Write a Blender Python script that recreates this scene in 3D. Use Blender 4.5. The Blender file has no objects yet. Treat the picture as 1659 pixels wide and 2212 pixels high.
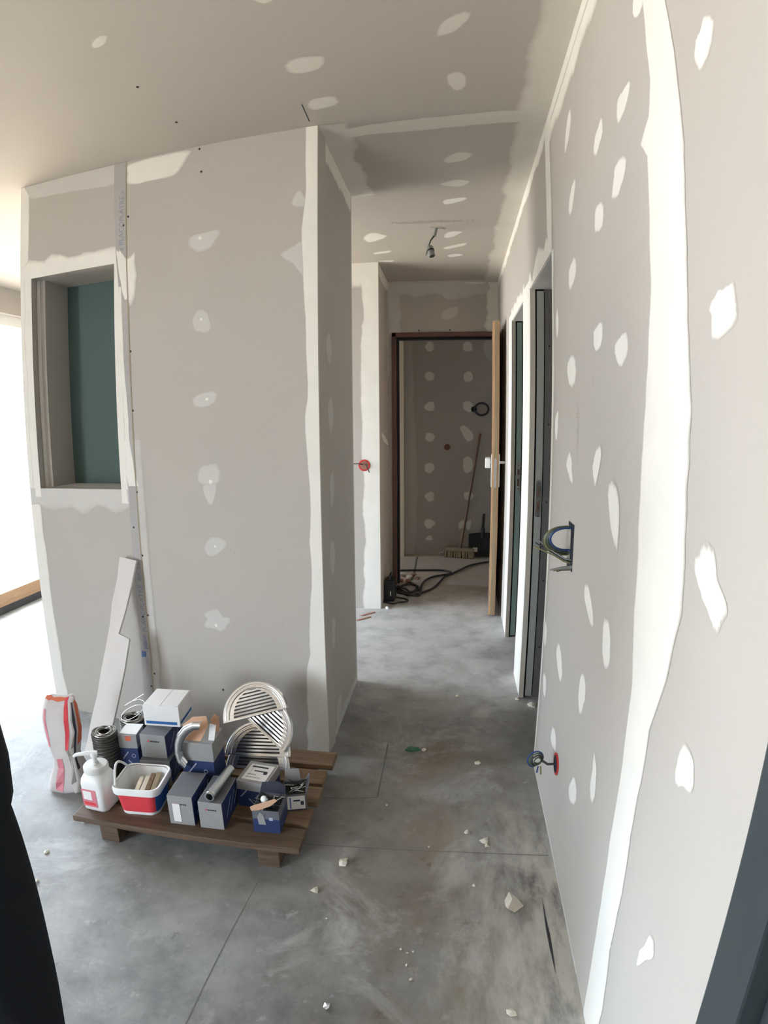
import bpy, bmesh, math, random
from mathutils import Vector, Matrix, noise
random.seed(7)
PI = math.pi
scene = bpy.context.scene
C = scene.collection

# ------------------------------------------------------------------ camera
# a phone with a clip-on wide lens: real barrel distortion, so a polynomial fisheye camera
CAM = Vector((-0.3532, 0.0, 1.3683))
YAW, PITCH, ROLL, K1, K3 = 0.1218, -0.1555, -0.0073, 0.8057, -0.0562
CF = Vector((-math.sin(YAW) * math.cos(PITCH), math.cos(YAW) * math.cos(PITCH), math.sin(PITCH)))
CR = Vector((math.cos(YAW), math.sin(YAW), 0))
CU = CR.cross(CF)
CR, CU = CR * math.cos(ROLL) + CU * math.sin(ROLL), CU * math.cos(ROLL) - CR * math.sin(ROLL)
cd = bpy.data.cameras.new('camera')
cam = bpy.data.objects.new('camera', cd)
C.objects.link(cam)
M = Matrix((CR, CU, -CF)).transposed().to_4x4()
M.translation = CAM
cam.matrix_world = M
cd.type = 'PANO'
cp = cd if hasattr(cd, 'fisheye_polynomial_k0') else cd.cycles
cp.panorama_type = 'FISHEYE_LENS_POLYNOMIAL'
cd.sensor_fit = 'HORIZONTAL'
cd.sensor_width, cd.sensor_height = 36, 48
Q = 36 / 1.659
cp.fisheye_polynomial_k0 = 0
cp.fisheye_polynomial_k1 = -K1 / Q
cp.fisheye_polynomial_k2 = 0
cp.fisheye_polynomial_k3 = -K3 / Q ** 3
cp.fisheye_polynomial_k4 = 0
cp.fisheye_fov = PI
cd.clip_start = 0.01
scene.camera = cam

# ------------------------------------------------------------------ light
scene.view_settings.view_transform = 'Standard'
scene.view_settings.look = 'None'
scene.view_settings.gamma = 1
scene.view_settings.use_curve_mapping = False
scene.view_settings.exposure = 1.38
world = bpy.data.worlds.new('sky')
scene.world = world
world.use_nodes = True
bg = world.node_tree.nodes['Background']
bg.inputs[0].default_value = (0.76, 0.88, 1.0, 1)
bg.inputs[1].default_value = 7.8
sl = bpy.data.lights.new('sun', 'SUN')
sl.energy = 27.0
sl.angle = 0.01
sl.color = (1.0, 0.93, 0.82)
so = bpy.data.objects.new('sun', sl)
C.objects.link(so)
so.rotation_euler = Vector((-0.62, 0.25, -1.0)).to_track_quat('-Z', 'Y').to_euler()
so.location = (4, -3, 8)
scene.cycles.max_bounces = 12
scene.cycles.diffuse_bounces = 8
scene.cycles.use_denoising = True
scene.cycles.sample_clamp_indirect = 6


def portal(x, y, z, sx, sz, rot):
    l = bpy.data.lights.new('window_portal', 'AREA')
    l.shape = 'RECTANGLE'
    l.size, l.size_y = sx, sz
    l.cycles.is_portal = True
    o = bpy.data.objects.new('window_portal', l)
    C.objects.link(o)
    o.location = (x, y, z)
    o.rotation_euler = rot


XW = -3.75          # inner face of the exterior wall
portal(XW - 0.25, 3.08, 1.2, 2.35, 2.1, (0, -PI / 2, 0))
portal(XW - 0.25, -1.7, 1.2, 2.35, 2.2, (0, -PI / 2, 0))
portal(XW - 0.25, 5.3, 1.2, 2.35, .42, (0, -PI / 2, 0))


# ------------------------------------------------------------------ pixel -> place
def ray(px, py):
    X, Y = (px - 829.5) / 1000, -(py - 1106) / 1000
    r = max(math.hypot(X, Y), 1e-9)
    t = K1 * r + K3 * r ** 3
    return CF * math.cos(t) + (CR * X + CU * Y) * (math.sin(t) / r)


def hit(px, py, p0, n):
    v = ray(px, py)
    n = Vector(n)
    return CAM + v * ((Vector(p0) - CAM).dot(n) / v.dot(n))


def on_z(px, py, z=0.0):
    return hit(px, py, (0, 0, z), (0, 0, 1))


def on_x(px, py, x=0.0):
    return hit(px, py, (x, 0, 0), (1, 0, 0))


def on_y(px, py, y):
    return hit(px, py, (0, y, 0), (0, 1, 0))


H = 2.5
YF, XC, YR, XL, YL = 2.0959, -0.8509, 2.8237, -2.2969, 2.2392
YP, XP, YD, XD, ZD = 4.0481, -0.8782, 4.7078, -0.8561, 2.0972
PC, PL = Vector((XC, YF, 0)), Vector((XL, YL, 0))
FU = (PC - PL).normalized()             # along the niche wall, left to right
FN = Vector((FU.y, -FU.x, 0))           # its normal, towards the camera
FLEN = (PC - PL).length


def on_f(px, py):
    return hit(px, py, PL, FN)


# ------------------------------------------------------------------ materials
def nodes(name):
    m = bpy.data.materials.new(name)
    m.use_nodes = True
    nt = m.node_tree
    return m, nt, nt.nodes['Principled BSDF']


def add(nt, kind, **kw):
    n = nt.nodes.new(kind)
    for k, v in kw.items():
        if k == 'ins':
            for i, val in v.items():
                n.inputs[i].default_value = val
        else:
            setattr(n, k, v)
    return n


def ramp(nt, src, stops):
    r = nt.nodes.new('ShaderNodeValToRGB')
    el = r.color_ramp.elements
    while len(el) < len(stops):
        el.new(0.5)
    for e, (p, c) in zip(el, stops):
        e.position = p
        e.color = c if len(c) == 4 else (*c, 1)
    nt.links.new(src, r.inputs[0])
    return r.outputs[0]


def mix(nt, fac, a, b, kind='MIX'):
    n = nt.nodes.new('ShaderNodeMix')
    n.data_type = 'RGBA'
    n.blend_type = kind
    for s, v in ((0, fac), (6, a), (7, b)):
        if hasattr(v, 'is_output'):
            nt.links.new(v, n.inputs[s])
        else:
            n.inputs[s].default_value = v if s == 0 else (*v[:3], 1)
    return n.outputs[2]


def math_n(nt, op, a, b=0.5, c=None):
    n = nt.nodes.new('ShaderNodeMath')
    n.operation = op
    for i, v in enumerate((a, b, c)):
        if v is None:
            continue
        if hasattr(v, 'is_output'):
            nt.links.new(v, n.inputs[i])
        else:
            n.inputs[i].default_value = v
    return n.outputs[0]


def noise_n(nt, scale, detail=4, rough=0.55, coords=None, dist=0.0):
    n = add(nt, 'ShaderNodeTexNoise', ins={'Scale': scale, 'Detail': detail, 'Roughness': rough, 'Distortion': dist})
    if coords is None:
        g = add(nt, 'ShaderNodeNewGeometry')
        coords = g.outputs['Position']
    nt.links.new(coords, n.inputs['Vector'])
    return n.outputs['Fac']


def bump(nt, bsdf, h, strength=0.2, dist=0.002):
    b = add(nt, 'ShaderNodeBump', ins={'Strength': strength, 'Distance': dist})
    nt.links.new(h, b.inputs['Height'])
    nt.links.new(b.outputs[0], bsdf.inputs['Normal'])


def plain(name, col, rough=0.6, metal=0.0, var=0.12, scale=30, bmp=0.1, spec=0.5, coat=0.0):
    m, nt, b = nodes(name)
    f = noise_n(nt, scale)
    lo = tuple(c * (1 - var) for c in col)
    hi = tuple(min(1, c * (1 + var)) for c in col)
    nt.links.new(mix(nt, f, lo, hi), b.inputs['Base Color'])
    b.inputs['Roughness'].default_value = rough
    b.inputs['Metallic'].default_value = metal
    b.inputs['Specular IOR Level'].default_value = spec
    b.inputs['Coat Weight'].default_value = coat
    if bmp:
        bump(nt, b, f, bmp, 0.002)
    return m


BOARD = (0.46, 0.43, 0.395)
FILL = (0.80, 0.78, 0.73)


def board_mat(name, col=BOARD):
    m, nt, b = nodes(name)
    f1 = noise_n(nt, 1.3, 5, 0.6)
    f2 = noise_n(nt, 60, 3)
    c = mix(nt, f1, tuple(v * 0.93 for v in col), tuple(v * 1.07 for v in col))
    c = mix(nt, math_n(nt, 'MULTIPLY', f2, 0.10), c, (0.62, 0.6, 0.56))
    nt.links.new(c, b.inputs['Base Color'])
    b.inputs['Roughness'].default_value = 0.85
    b.inputs['Specular IOR Level'].default_value = 0.25
    bump(nt, b, f2, 0.06, 0.001)
    return m


def fill_mat(name, board=BOARD, fill=FILL, gain=1.0):
    """Jointing compound: fades into the board paper at its feathered rim (attribute 'cov')."""
    m, nt, b = nodes(name)
    at = add(nt, 'ShaderNodeAttribute', attribute_name='cov')
    f = noise_n(nt, 22, 6, 0.65)
    streak = noise_n(nt, 7, 4, 0.6)
    v = math_n(nt, 'MULTIPLY_ADD', at.outputs['Fac'], 1.5, math_n(nt, 'MULTIPLY', math_n(nt, 'SUBTRACT', f, 0.62), 0.9))
    v = math_n(nt, 'MULTIPLY', v, gain)
    v2 = ramp(nt, v, [(0.12, (0, 0, 0)), (0.5, (0.55, 0.55, 0.55)), (1.0, (1, 1, 1))])
    fc = mix(nt, streak, tuple(c * 0.90 for c in fill), tuple(min(0.9, c * 1.07) for c in fill))
    nt.links.new(mix(nt, v2, board, fc), b.inputs['Base Color'])
    b.inputs['Roughness'].default_value = 0.8
    b.inputs['Specular IOR Level'].default_value = 0.25
    bump(nt, b, f, 0.1, 0.001)
    return m


def concrete_mat():
    m, nt, b = nodes('concrete')
    g = add(nt, 'ShaderNodeNewGeometry')
    P = g.outputs['Position']
    n1 = noise_n(nt, 1.6, 8, 0.65, P, 0.4)
    n2 = noise_n(nt, 6.0, 8, 0.7, P)
    n3 = noise_n(nt, 45, 4, 0.6, P)
    mp = add(nt, 'ShaderNodeMapping')
    mp.inputs['Scale'].default_value = (6, 2.0, 1)
    nt.links.new(P, mp.inputs[0])
    st = noise_n(nt, 1.6, 6, 0.7, mp.outputs[0])
    c = ramp(nt, n1, [(0.34, (0.11, 0.11, 0.108)), (0.5, (0.205, 0.203, 0.20)), (0.66, (0.35, 0.348, 0.342))])
    c = mix(nt, 0.5, c, ramp(nt, n2, [(0.36, (0.105, 0.104, 0.102)), (0.64, (0.37, 0.368, 0.362))]))
    n4 = noise_n(nt, 16, 6, 0.7, P)
    c = mix(nt, ramp(nt, n4, [(0.60, (0, 0, 0)), (0.70, (.5, .5, .5))]), c, (0.52, 0.515, 0.50))
    c = mix(nt, ramp(nt, n4, [(0.30, (.55, .55, .55)), (0.39, (0, 0, 0))]), c, (0.085, 0.083, 0.08))
    c = mix(nt, math_n(nt, 'MULTIPLY', n3, 0.35), c, (0.30, 0.29, 0.28))
    # brown site dirt trodden into the middle of the slab
    dn = noise_n(nt, 1.9, 5, 0.6, P, 0.6)
    sx = add(nt, 'ShaderNodeSeparateXYZ')
    nt.links.new(P, sx.inputs[0])
    lane = math_n(nt, 'SUBTRACT', 1.0, math_n(nt, 'MULTIPLY', math_n(nt, 'ABSOLUTE', math_n(nt, 'ADD', sx.outputs['X'], 0.38)), 2.1))
    lane = math_n(nt, 'MAXIMUM', lane, 0.0)
    ly = add(nt, 'ShaderNodeMapRange', ins={1: 2.7, 2: 2.1, 3: 0.15, 4: 1.0})
    nt.links.new(sx.outputs['Y'], ly.inputs[0])
    dfac = math_n(nt, 'MULTIPLY', math_n(nt, 'MULTIPLY', lane, ly.outputs[0]), ramp(nt, dn, [(0.36, (0, 0, 0)), (0.66, (1, 1, 1))]))
    c = mix(nt, math_n(nt, 'MULTIPLY', dfac, 0.85), c, (0.205, 0.155, 0.105))
    clump = noise_n(nt, 9, 6, 0.75, P, 0.3)
    c = mix(nt, math_n(nt, 'MULTIPLY', math_n(nt, 'MULTIPLY', lane, ly.outputs[0]), ramp(nt, clump, [(0.60, (0, 0, 0)), (0.68, (.8, .8, .8))])), c, (0.13, 0.085, 0.055))
    # window light in the passage, painted as a paler floor colour
    passage_lit = add(nt, 'ShaderNodeMapRange', ins={1: 2.35, 2: 2.95, 3: 0.0, 4: 0.92})
    nt.links.new(sx.outputs['Y'], passage_lit.inputs[0])
    c = mix(nt, math_n(nt, 'MULTIPLY', passage_lit.outputs[0], ramp(nt, n2, [(0.3, (.35, .35, .35)), (0.6, (1, 1, 1))])), c, (0.52, 0.515, 0.505))
    rear_lit = add(nt, 'ShaderNodeMapRange', ins={1: 4.55, 2: 4.95, 3: 0.0, 4: 0.75})  # warm light on the back room floor, put into the colour
    nt.links.new(sx.outputs['Y'], rear_lit.inputs[0])
    c = mix(nt, rear_lit.outputs[0], c, (0.52, 0.43, 0.34))
    pale = noise_n(nt, 2.7, 7, 0.7, P, 0.8)  # pale dust around the slab
    c = mix(nt, ramp(nt, pale, [(0.54, (0, 0, 0)), (0.68, (.75, .75, .75))]), c, (0.46, 0.455, 0.44))
    # whitish smear of plaster along the foot of the right wall, dragged along y
    edge = add(nt, 'ShaderNodeMapRange', ins={1: -0.42, 2: -0.03, 3: 0.0, 4: 1.0})
    nt.links.new(sx.outputs['X'], edge.inputs[0])
    near = add(nt, 'ShaderNodeMapRange', ins={1: 1.95, 2: 1.5, 3: 0.0, 4: 1.0})
    nt.links.new(sx.outputs['Y'], near.inputs[0])
    fac = math_n(nt, 'MULTIPLY', math_n(nt, 'MULTIPLY', edge.outputs[0], near.outputs[0]), math_n(nt, 'MULTIPLY_ADD', st, 5.5, -2.0))
    fac = math_n(nt, 'MULTIPLY', math_n(nt, 'MINIMUM', math_n(nt, 'MAXIMUM', fac, 0.0), 1.0), 0.8)
    c = mix(nt, fac, c, (0.60, 0.58, 0.52))
    nt.links.new(c, b.inputs['Base Color'])
    b.inputs['Roughness'].default_value = 0.55
    b.inputs['Specular IOR Level'].default_value = 0.4
    bump(nt, b, n2, 0.15, 0.004)
    return m


def wood_mat(name, a, b_, axis=0, rough=0.6):
    m, nt, b = nodes(name)
    tc = add(nt, 'ShaderNodeTexCoord')
    mp = add(nt, 'ShaderNodeMapping')
    s = [26, 26, 26]
    s[axis] = 1.6
    mp.inputs['Scale'].default_value = s
    nt.links.new(tc.outputs['Object'], mp.inputs[0])
    f = noise_n(nt, 2.2, 6, 0.65, mp.outputs[0], 0.8)
    nt.links.new(ramp(nt, f, [(0.3, a), (0.7, b_)]), b.inputs['Base Color'])
    b.inputs['Roughness'].default_value = rough
    bump(nt, b, f, 0.2, 0.002)
    return m


MT = {}
MT['board'] = board_mat('plasterboard_paper')
MT['ceil'] = board_mat('ceiling_paper', (0.45, 0.42, 0.38))
MT['fill'] = fill_mat('jointing_compound')
MT['fill_thin'] = fill_mat('thin_jointing_compound', fill=(0.585, 0.57, 0.54))
MT['fill_ceil'] = fill_mat('ceiling_compound', (0.45, 0.42, 0.38), (0.66, 0.635, 0.58))
MT['tape'] = plain('tapered_edge_paper', (0.40, 0.385, 0.38), 0.85, bmp=0)
MT['green'] = plain('green_moisture_board', (0.088, 0.135, 0.128), 0.8, var=0.06, scale=4, bmp=0)
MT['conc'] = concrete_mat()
MT['cream'] = plain('cream_lining', (0.72, 0.64, 0.50), 0.7, var=0.05)
MT['white'] = plain('white_plastic', (0.80, 0.80, 0.79), 0.4, var=0.04, bmp=0)
MT['offwhite'] = plain('white_card', (0.78, 0.77, 0.76), 0.7, var=0.05, bmp=0.05)
MT['lacquer'] = plain('white_lacquered_metal', (0.78, 0.78, 0.76), 0.4, var=0.04, bmp=0)
MT['jamb'] = plain('beige_jamb', (0.50, 0.46, 0.39), 0.6, var=0.05)
MT['leafgrey'] = plain('primed_door_edge', (0.30, 0.305, 0.28), 0.6, var=0.05)
MT['leafgreen'] = plain('green_primed_door_edge', (0.24, 0.33, 0.30), 0.6, var=0.05)
MT['stud'] = plain('dark_steel_and_shade', (0.11, 0.105, 0.10), 0.55, var=0.1)  # stud grey, darkened to paint in the unlit far jamb
MT['black'] = plain('black_plastic', (0.015, 0.016, 0.018), 0.5, var=0.2)
MT['slot'] = plain('dark_gap', (0.012, 0.016, 0.025), 0.8, var=0.1, bmp=0)
MT['rubber'] = plain('black_cable', (0.03, 0.032, 0.034), 0.5, var=0.2)
MT['steel'] = plain('steel', (0.62, 0.63, 0.64), 0.28, 1.0, var=0.06, scale=50, bmp=0.03)
MT['galv'] = plain('galvanised_steel', (0.78, 0.785, 0.79), 0.24, 1.0, var=0.08, scale=14, bmp=0.02)
MT['wire'] = plain('tie_wire', (0.42, 0.40, 0.37), 0.35, 1.0, var=0.15)
MT['coil'] = plain('blackened_wire', (0.07, 0.065, 0.055), 0.5, 0.6, var=0.5, scale=90)
MT['red'] = plain('red_plastic', (0.60, 0.035, 0.03), 0.4, var=0.06, bmp=0)
MT['redprint'] = plain('red_print', (0.68, 0.05, 0.07), 0.5, var=0.05, bmp=0)
MT['pinkprint'] = plain('pink_print', (0.62, 0.20, 0.24), 0.5, var=0.2, bmp=0)
MT['blueprint'] = plain('blue_print', (0.02, 0.12, 0.36), 0.5, var=0.05, bmp=0)
MT['navy'] = plain('navy_card', (0.018, 0.035, 0.115), 0.55, var=0.15, scale=20, bmp=0.04)
MT['greycard'] = plain('grey_card', (0.29, 0.285, 0.28), 0.6, var=0.06, bmp=0.04)
MT['darkgreycard'] = plain('dark_grey_card', (0.125, 0.128, 0.145), 0.6, var=0.08, bmp=0.04)
MT['print'] = plain('dark_print', (0.03, 0.03, 0.05), 0.6, bmp=0)
MT['lightprint'] = plain('pale_print', (0.42, 0.45, 0.55), 0.6, bmp=0)
MT['bluetext'] = plain('blue_ink', (0.23, 0.26, 0.34), 0.8, bmp=0, var=0.25, scale=60)
MT['logo'] = plain('strong_blue_ink', (0.10, 0.17, 0.36), 0.8, bmp=0, var=0.25, scale=60)
MT['ink'] = plain('faint_grey_ink', (0.36, 0.34, 0.315), 0.85, bmp=0, var=0.25, scale=60)
MT['kraft'] = plain('kraft_card', (0.60, 0.36, 0.23), 0.75, var=0.1, bmp=0.08)
MT['pallet'] = wood_mat('pallet_wood', (0.11, 0.066, 0.036), (0.26, 0.165, 0.092), 0)
MT['palletdark'] = wood_mat('dark_pallet_wood', (0.06, 0.038, 0.024), (0.15, 0.092, 0.056), 0)
MT['doorwood'] = wood_mat('door_lipping', (0.42, 0.25, 0.13), (0.56, 0.36, 0.21), 2, 0.5)
MT['doorcore'] = wood_mat('door_core', (0.26, 0.20, 0.12), (0.34, 0.265, 0.165), 2, 0.6)
MT['doorframe'] = wood_mat('brown_door_frame', (0.085, 0.040, 0.028), (0.16, 0.075, 0.05), 2, 0.5)
MT['sill'] = wood_mat('sill_wood', (0.30, 0.17, 0.08), (0.46, 0.28, 0.15), 1, 0.6)
MT['alu'] = plain('anthracite_aluminium', (0.055, 0.068, 0.075), 0.35, 0.3, var=0.1, bmp=0.02)
MT['earth'] = plain('site_earth', (0.50, 0.41, 0.31), 0.95, var=0.2, scale=3)
MT['chip'] = plain('plaster_crumb', (0.68, 0.64, 0.55), 0.85, var=0.12, scale=40)
MT['brick'] = plain('broken_terracotta', (0.33, 0.17, 0.12), 0.9, var=0.3, scale=30)
MT['bottleglass'] = plain('green_shard', (0.05, 0.16, 0.10), 0.3, var=0.3)
MT['bag'] = plain('paper_sack', (0.56, 0.52, 0.51), 0.75, var=0.12, scale=18, bmp=0.25)
MT['orange'] = plain('orange_print', (0.58, 0.13, 0.055), 0.65, var=0.1)
MT['bristle'] = plain('straw_bristle', (0.26, 0.205, 0.11), 0.8, var=0.4, scale=120)
MT['handle'] = wood_mat('broom_stick', (0.14, 0.075, 0.045), (0.24, 0.13, 0.08), 2, 0.5)
MT['shovel'] = plain('black_shovel_plastic', (0.016, 0.020, 0.020), 0.45, var=0.5, scale=12)
MT['cgreen'] = plain('green_sheath', (0.07, 0.105, 0.06), 0.45, var=0.2)
MT['cyellow'] = plain('yellow_green_sheath', (0.20, 0.185, 0.06), 0.45, var=0.2)
MT['cblue'] = plain('blue_sheath', (0.02, 0.06, 0.20), 0.45, var=0.2)
MT['cgrey'] = plain('grey_conduit', (0.21, 0.22, 0.21), 0.5, var=0.1)
MT['cloth'] = plain('black_cloth', (0.010, 0.012, 0.015), 0.9, var=0.3, scale=200, bmp=0.2, spec=0.2)
MT['skin'] = plain('skin', (0.55, 0.34, 0.25), 0.55, var=0.06)
MT['hair'] = plain('dark_hair', (0.03, 0.02, 0.015), 0.6, var=0.3, scale=150)
MT['jointline'] = plain('slab_joint_dark', (0.15, 0.148, 0.14), 0.9, bmp=0)
MT['gouge'] = fill_mat('floor_gouge_dark', (0.2, 0.2, 0.197), (0.05, 0.05, 0.05))
MT['boardedge'] = plain('board_edge', (0.36, 0.30, 0.22), 0.9, bmp=0)
MT['gypsum'] = plain('gypsum_offcut', (0.70, 0.66, 0.635), 0.85, var=0.04, bmp=0.05)
MT['membrane'] = plain('dark_membrane', (0.05, 0.05, 0.05), 0.7, var=0.6, scale=14)
MT['jarcap'] = plain('milky_cap', (0.66, 0.66, 0.64), 0.45, var=0.03, bmp=0)


# ------------------------------------------------------------------ object helpers
def link(name, me, mat=None, parent=None):
    o = bpy.data.objects.new(name, me)
    C.objects.link(o)
    if mat is not None:
        for m in (mat if isinstance(mat, (list, tuple)) else [mat]):
            me.materials.append(MT[m])
    if parent is not None:
        o.parent = parent
    return o


def empty(name, loc=(0, 0, 0)):
    o = bpy.data.objects.new(name, None)
    o.empty_display_size = 0.1
    C.objects.link(o)
    o.location = loc
    return o


def tag(o, label, cat, group=None):
    o['label'] = label
    o['category'] = cat
    if group:
        o['group'] = group
    return o


def struct(o, label=None):
    o['kind'] = 'structure'
    if label:
        o['label'] = label
    return o


class MB:
    """collects verts / faces in world space, built relative to an origin"""

    def __init__(s):
        s.v, s.f, s.mi, s.cov = [], [], [], []

    def quad(s, a, b, c, d, mi=0):
        n = len(s.v)
        s.v += [Vector(a), Vector(b), Vector(c), Vector(d)]
        s.f.append((n, n + 1, n + 2, n + 3))
        s.mi.append(mi)

    def hexa(s, p, mi=(0,) * 6):
        """p: 8 corners, bottom 4 (ccw from above) then top 4; mi: bottom, top, sides 01 12 23 30"""
        n = len(s.v)
        s.v += [Vector(q) for q in p]
        for q, m in zip(((3, 2, 1, 0), (4, 5, 6, 7), (0, 1, 5, 4), (1, 2, 6, 5), (2, 3, 7, 6), (3, 0, 4, 7)), mi):
            s.f.append(tuple(n + i for i in q))
            s.mi.append(m)

    def box(s, x0, x1, y0, y1, z0, z1, mi=(0,) * 6):
        s.hexa([(x0, y0, z0), (x1, y0, z0), (x1, y1, z0), (x0, y1, z0), (x0, y0, z1), (x1, y0, z1), (x1, y1, z1), (x0, y1, z1)], mi)

    def obox(s, o, u, v, w, mi=(0,) * 6):
        """box from corner o with edge vectors u (right), v (back), w (up)"""
        o, u, v, w = Vector(o), Vector(u), Vector(v), Vector(w)
        s.hexa([o, o + u, o + u + v, o + v, o + w, o + u + w, o + u + v + w, o + v + w], mi)

    def tube(s, pts, r, seg=8, closed=False, cap=True, mi=0):
        pts = [Vector(p) for p in pts]
        n = len(pts)
        rs = r if isinstance(r, (list, tuple)) else [r] * n
        base = len(s.v)
        prev = None
        for i, p in enumerate(pts):
            a = pts[(i - 1) % n] if (closed or i > 0) else p
            b = pts[(i + 1) % n] if (closed or i < n - 1) else p
            t = (b - a)
            t = t.normalized() if t.length > 1e-9 else Vector((0, 0, 1))
            if prev is None:
                prev = t.orthogonal().normalized()
            nrm = (prev - t * prev.dot(t))
            nrm = nrm.normalized() if nrm.length > 1e-6 else t.orthogonal().normalized()
            prev = nrm
            bi = t.cross(nrm)
            for k in range(seg):
                an = 2 * PI * k / seg
                s.v.append(p + (nrm * math.cos(an) + bi * math.sin(an)) * rs[i])
        for i in range(n if closed else n - 1):
            j = (i + 1) % n
            for k in range(seg):
                k2 = (k + 1) % seg
                s.f.append((base + i * seg + k, base + i * seg + k2, base + j * seg + k2, base + j * seg + k))
                s.mi.append(mi)
        if cap and not closed:
            s.f.append(tuple(base + k for k in reversed(range(seg))))
            s.f.append(tuple(base + (n - 1) * seg + k for k in range(seg)))
            s.mi += [mi, mi]

    def lathe(s, prof, o=(0, 0, 0), axis=(0, 0, 1), seg=24, mi=0, cap=True):
        """prof: list of (radius, height)"""
        o, ax = Vector(o), Vector(axis).normalized()
        e1 = ax.orthogonal().normalized()
        e2 = ax.cross(e1)
        base = len(s.v)
        for r, h in prof:
            for k in range(seg):
                a = 2 * PI * k / seg
                s.v.append(o + ax * h + (e1 * math.cos(a) + e2 * math.sin(a)) * r)
        for i in range(len(prof) - 1):
            for k in range(seg):
                k2 = (k + 1) % seg
                s.f.append((base + i * seg + k, base + i * seg + k2, base + (i + 1) * seg + k2, base + (i + 1) * seg + k))
                s.mi.append(mi)
        if cap:
            s.f.append(tuple(base + k for k in reversed(range(seg))))
            s.f.append(tuple(base + (len(prof) - 1) * seg + k for k in range(seg)))
            s.mi += [mi, mi]

    def prism(s, poly, ext, mi=0):
        """poly: 3D outline, ext: thickness vector"""
        n, b = len(poly), len(s.v)
        ext = Vector(ext)
        s.v += [Vector(p) for p in poly] + [Vector(p) + ext for p in poly]
        s.f.append(tuple(b + i for i in reversed(range(n))))
        s.f.append(tuple(b + n + i for i in range(n)))
        s.mi += [mi, mi]
        for i in range(n):
            j = (i + 1) % n
            s.f.append((b + i, b + j, b + n + j, b + n + i))
            s.mi.append(mi)

    def build(s, name, mat, parent=None, origin=None, smooth=False, bevel=0.0, sharp=40):
        off = Vector(origin) if origin is not None else Vector((0, 0, 0))
        if parent is not None and origin is None:
            off = pworld(parent)
        me = bpy.data.meshes.new(name)
        me.from_pydata([v - off for v in s.v], [], s.f)
        if len(s.mi) == len(s.f) and any(s.mi):
            me.polygons.foreach_set('material_index', s.mi)
        if s.cov:
            a = me.attributes.new('cov', 'FLOAT', 'POINT')
            a.data.foreach_set('value', s.cov)
        bm = bmesh.new()
        bm.from_mesh(me)
        if not s.cov:
            bmesh.ops.recalc_face_normals(bm, faces=bm.faces)
        if bevel:
            bmesh.ops.remove_doubles(bm, verts=bm.verts, dist=1e-6)
            es = [e for e in bm.edges if len(e.link_faces) == 2 and e.calc_face_angle(0) > 0.5]
            bmesh.ops.bevel(bm, geom=es, offset=bevel, segments=2, profile=0.6, affect='EDGES')
        bm.to_mesh(me)
        bm.free()
        if smooth:
            me.shade_smooth()
            try:
                me.set_sharp_from_angle(angle=math.radians(sharp))
            except Exception:
                pass
        o = link(name, me, mat, parent)
        if parent is None:
            o.location = off
        return o


def pworld(o):
    p = Vector((0, 0, 0))
    while o is not None:
        p = p + o.location
        o = o.parent
    return p


def ctext(name, txt, mat, parent, o, right, up, size, ext=0.0004, squash=1.0):
    """flat lettering lying in the plane (right, up) with its lower left at o"""
    cu = bpy.data.curves.new(name, 'FONT')
    cu.body = txt
    cu.size = 1
    cu.resolution_u = 2
    tmp = bpy.data.objects.new('tmp', cu)
    me = bpy.data.meshes.new_from_object(tmp)
    me.name = name
    bpy.data.objects.remove(tmp)
    off = pworld(parent)
    R_, U_ = Vector(right).normalized(), Vector(up).normalized()
    N_ = R_.cross(U_)
    for v in me.vertices:
        v.co = Vector(o) + R_ * (v.co.x * size * squash) + U_ * (v.co.y * size) + N_ * ext - off
    return link(name, me, mat, parent)


def smooth_loop(poly, per=4, jit=0.0):
    n = len(poly)
    out = []
    for i in range(n):
        p0, p1, p2, p3 = poly[i - 1], poly[i], poly[(i + 1) % n], poly[(i + 2) % n]
        for k in range(per):
            t = k / per
            q = 0.5 * ((2 * p1) + (p2 - p0) * t + (2 * p0 - 5 * p1 + 4 * p2 - p3) * t * t + (3 * p1 - p0 - 3 * p2 + p3) * t ** 3)
            out.append(q)
    if jit:
        c = sum(out, Vector()) / len(out)
        out = [c + (q - c) * (1 + random.uniform(-jit, jit)) for q in out]
    return out


def patch(parent, poly3, nrm, mat='fill', name='filler_patch', jit=0.06, grow=1.1):
    """a knifed-on spot of filler: a thin raised lens with a feathered rim"""
    nrm = Vector(nrm)
    loop = smooth_loop([Vector(p) for p in poly3], 4, jit)
    c = sum(loop, Vector()) / len(loop)
    m = MB()
    LAYER[0] += 1
    c = c + nrm * (0.0002 + (LAYER[0] % 40) * 0.00001)
    loop = [q + nrm * (q - c).dot(-nrm) for q in loop]
    for sc, h, cv in ((grow, 0.0, 0.0), (0.84, 0.0005, 0.75), (0.5, 0.0007, 1.0)):
        for q in loop:
            m.v.append(c + (q - c) * sc + nrm * h)
            m.cov.append(cv)
    m.v.append(c + nrm * 0.0008)
    m.cov.append(1.0)
    n = len(loop)
    for r in range(2):
        for i in range(n):
            j = (i + 1) % n
            m.f.append((r * n + i, r * n + j, (r + 1) * n + j, (r + 1) * n + i))
    for i in range(n):
        m.f.append((2 * n + i, 2 * n + (i + 1) % n, 3 * n))
    o = m.build(name, mat, parent, smooth=True)
    return fix_normal(o, nrm)


def fix_normal(o, nrm):
    me = o.data
    if sum((p.normal.dot(nrm) * p.area for p in me.polygons)) < 0:
        me.flip_normals()
    return o


LAYER = [0]


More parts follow.
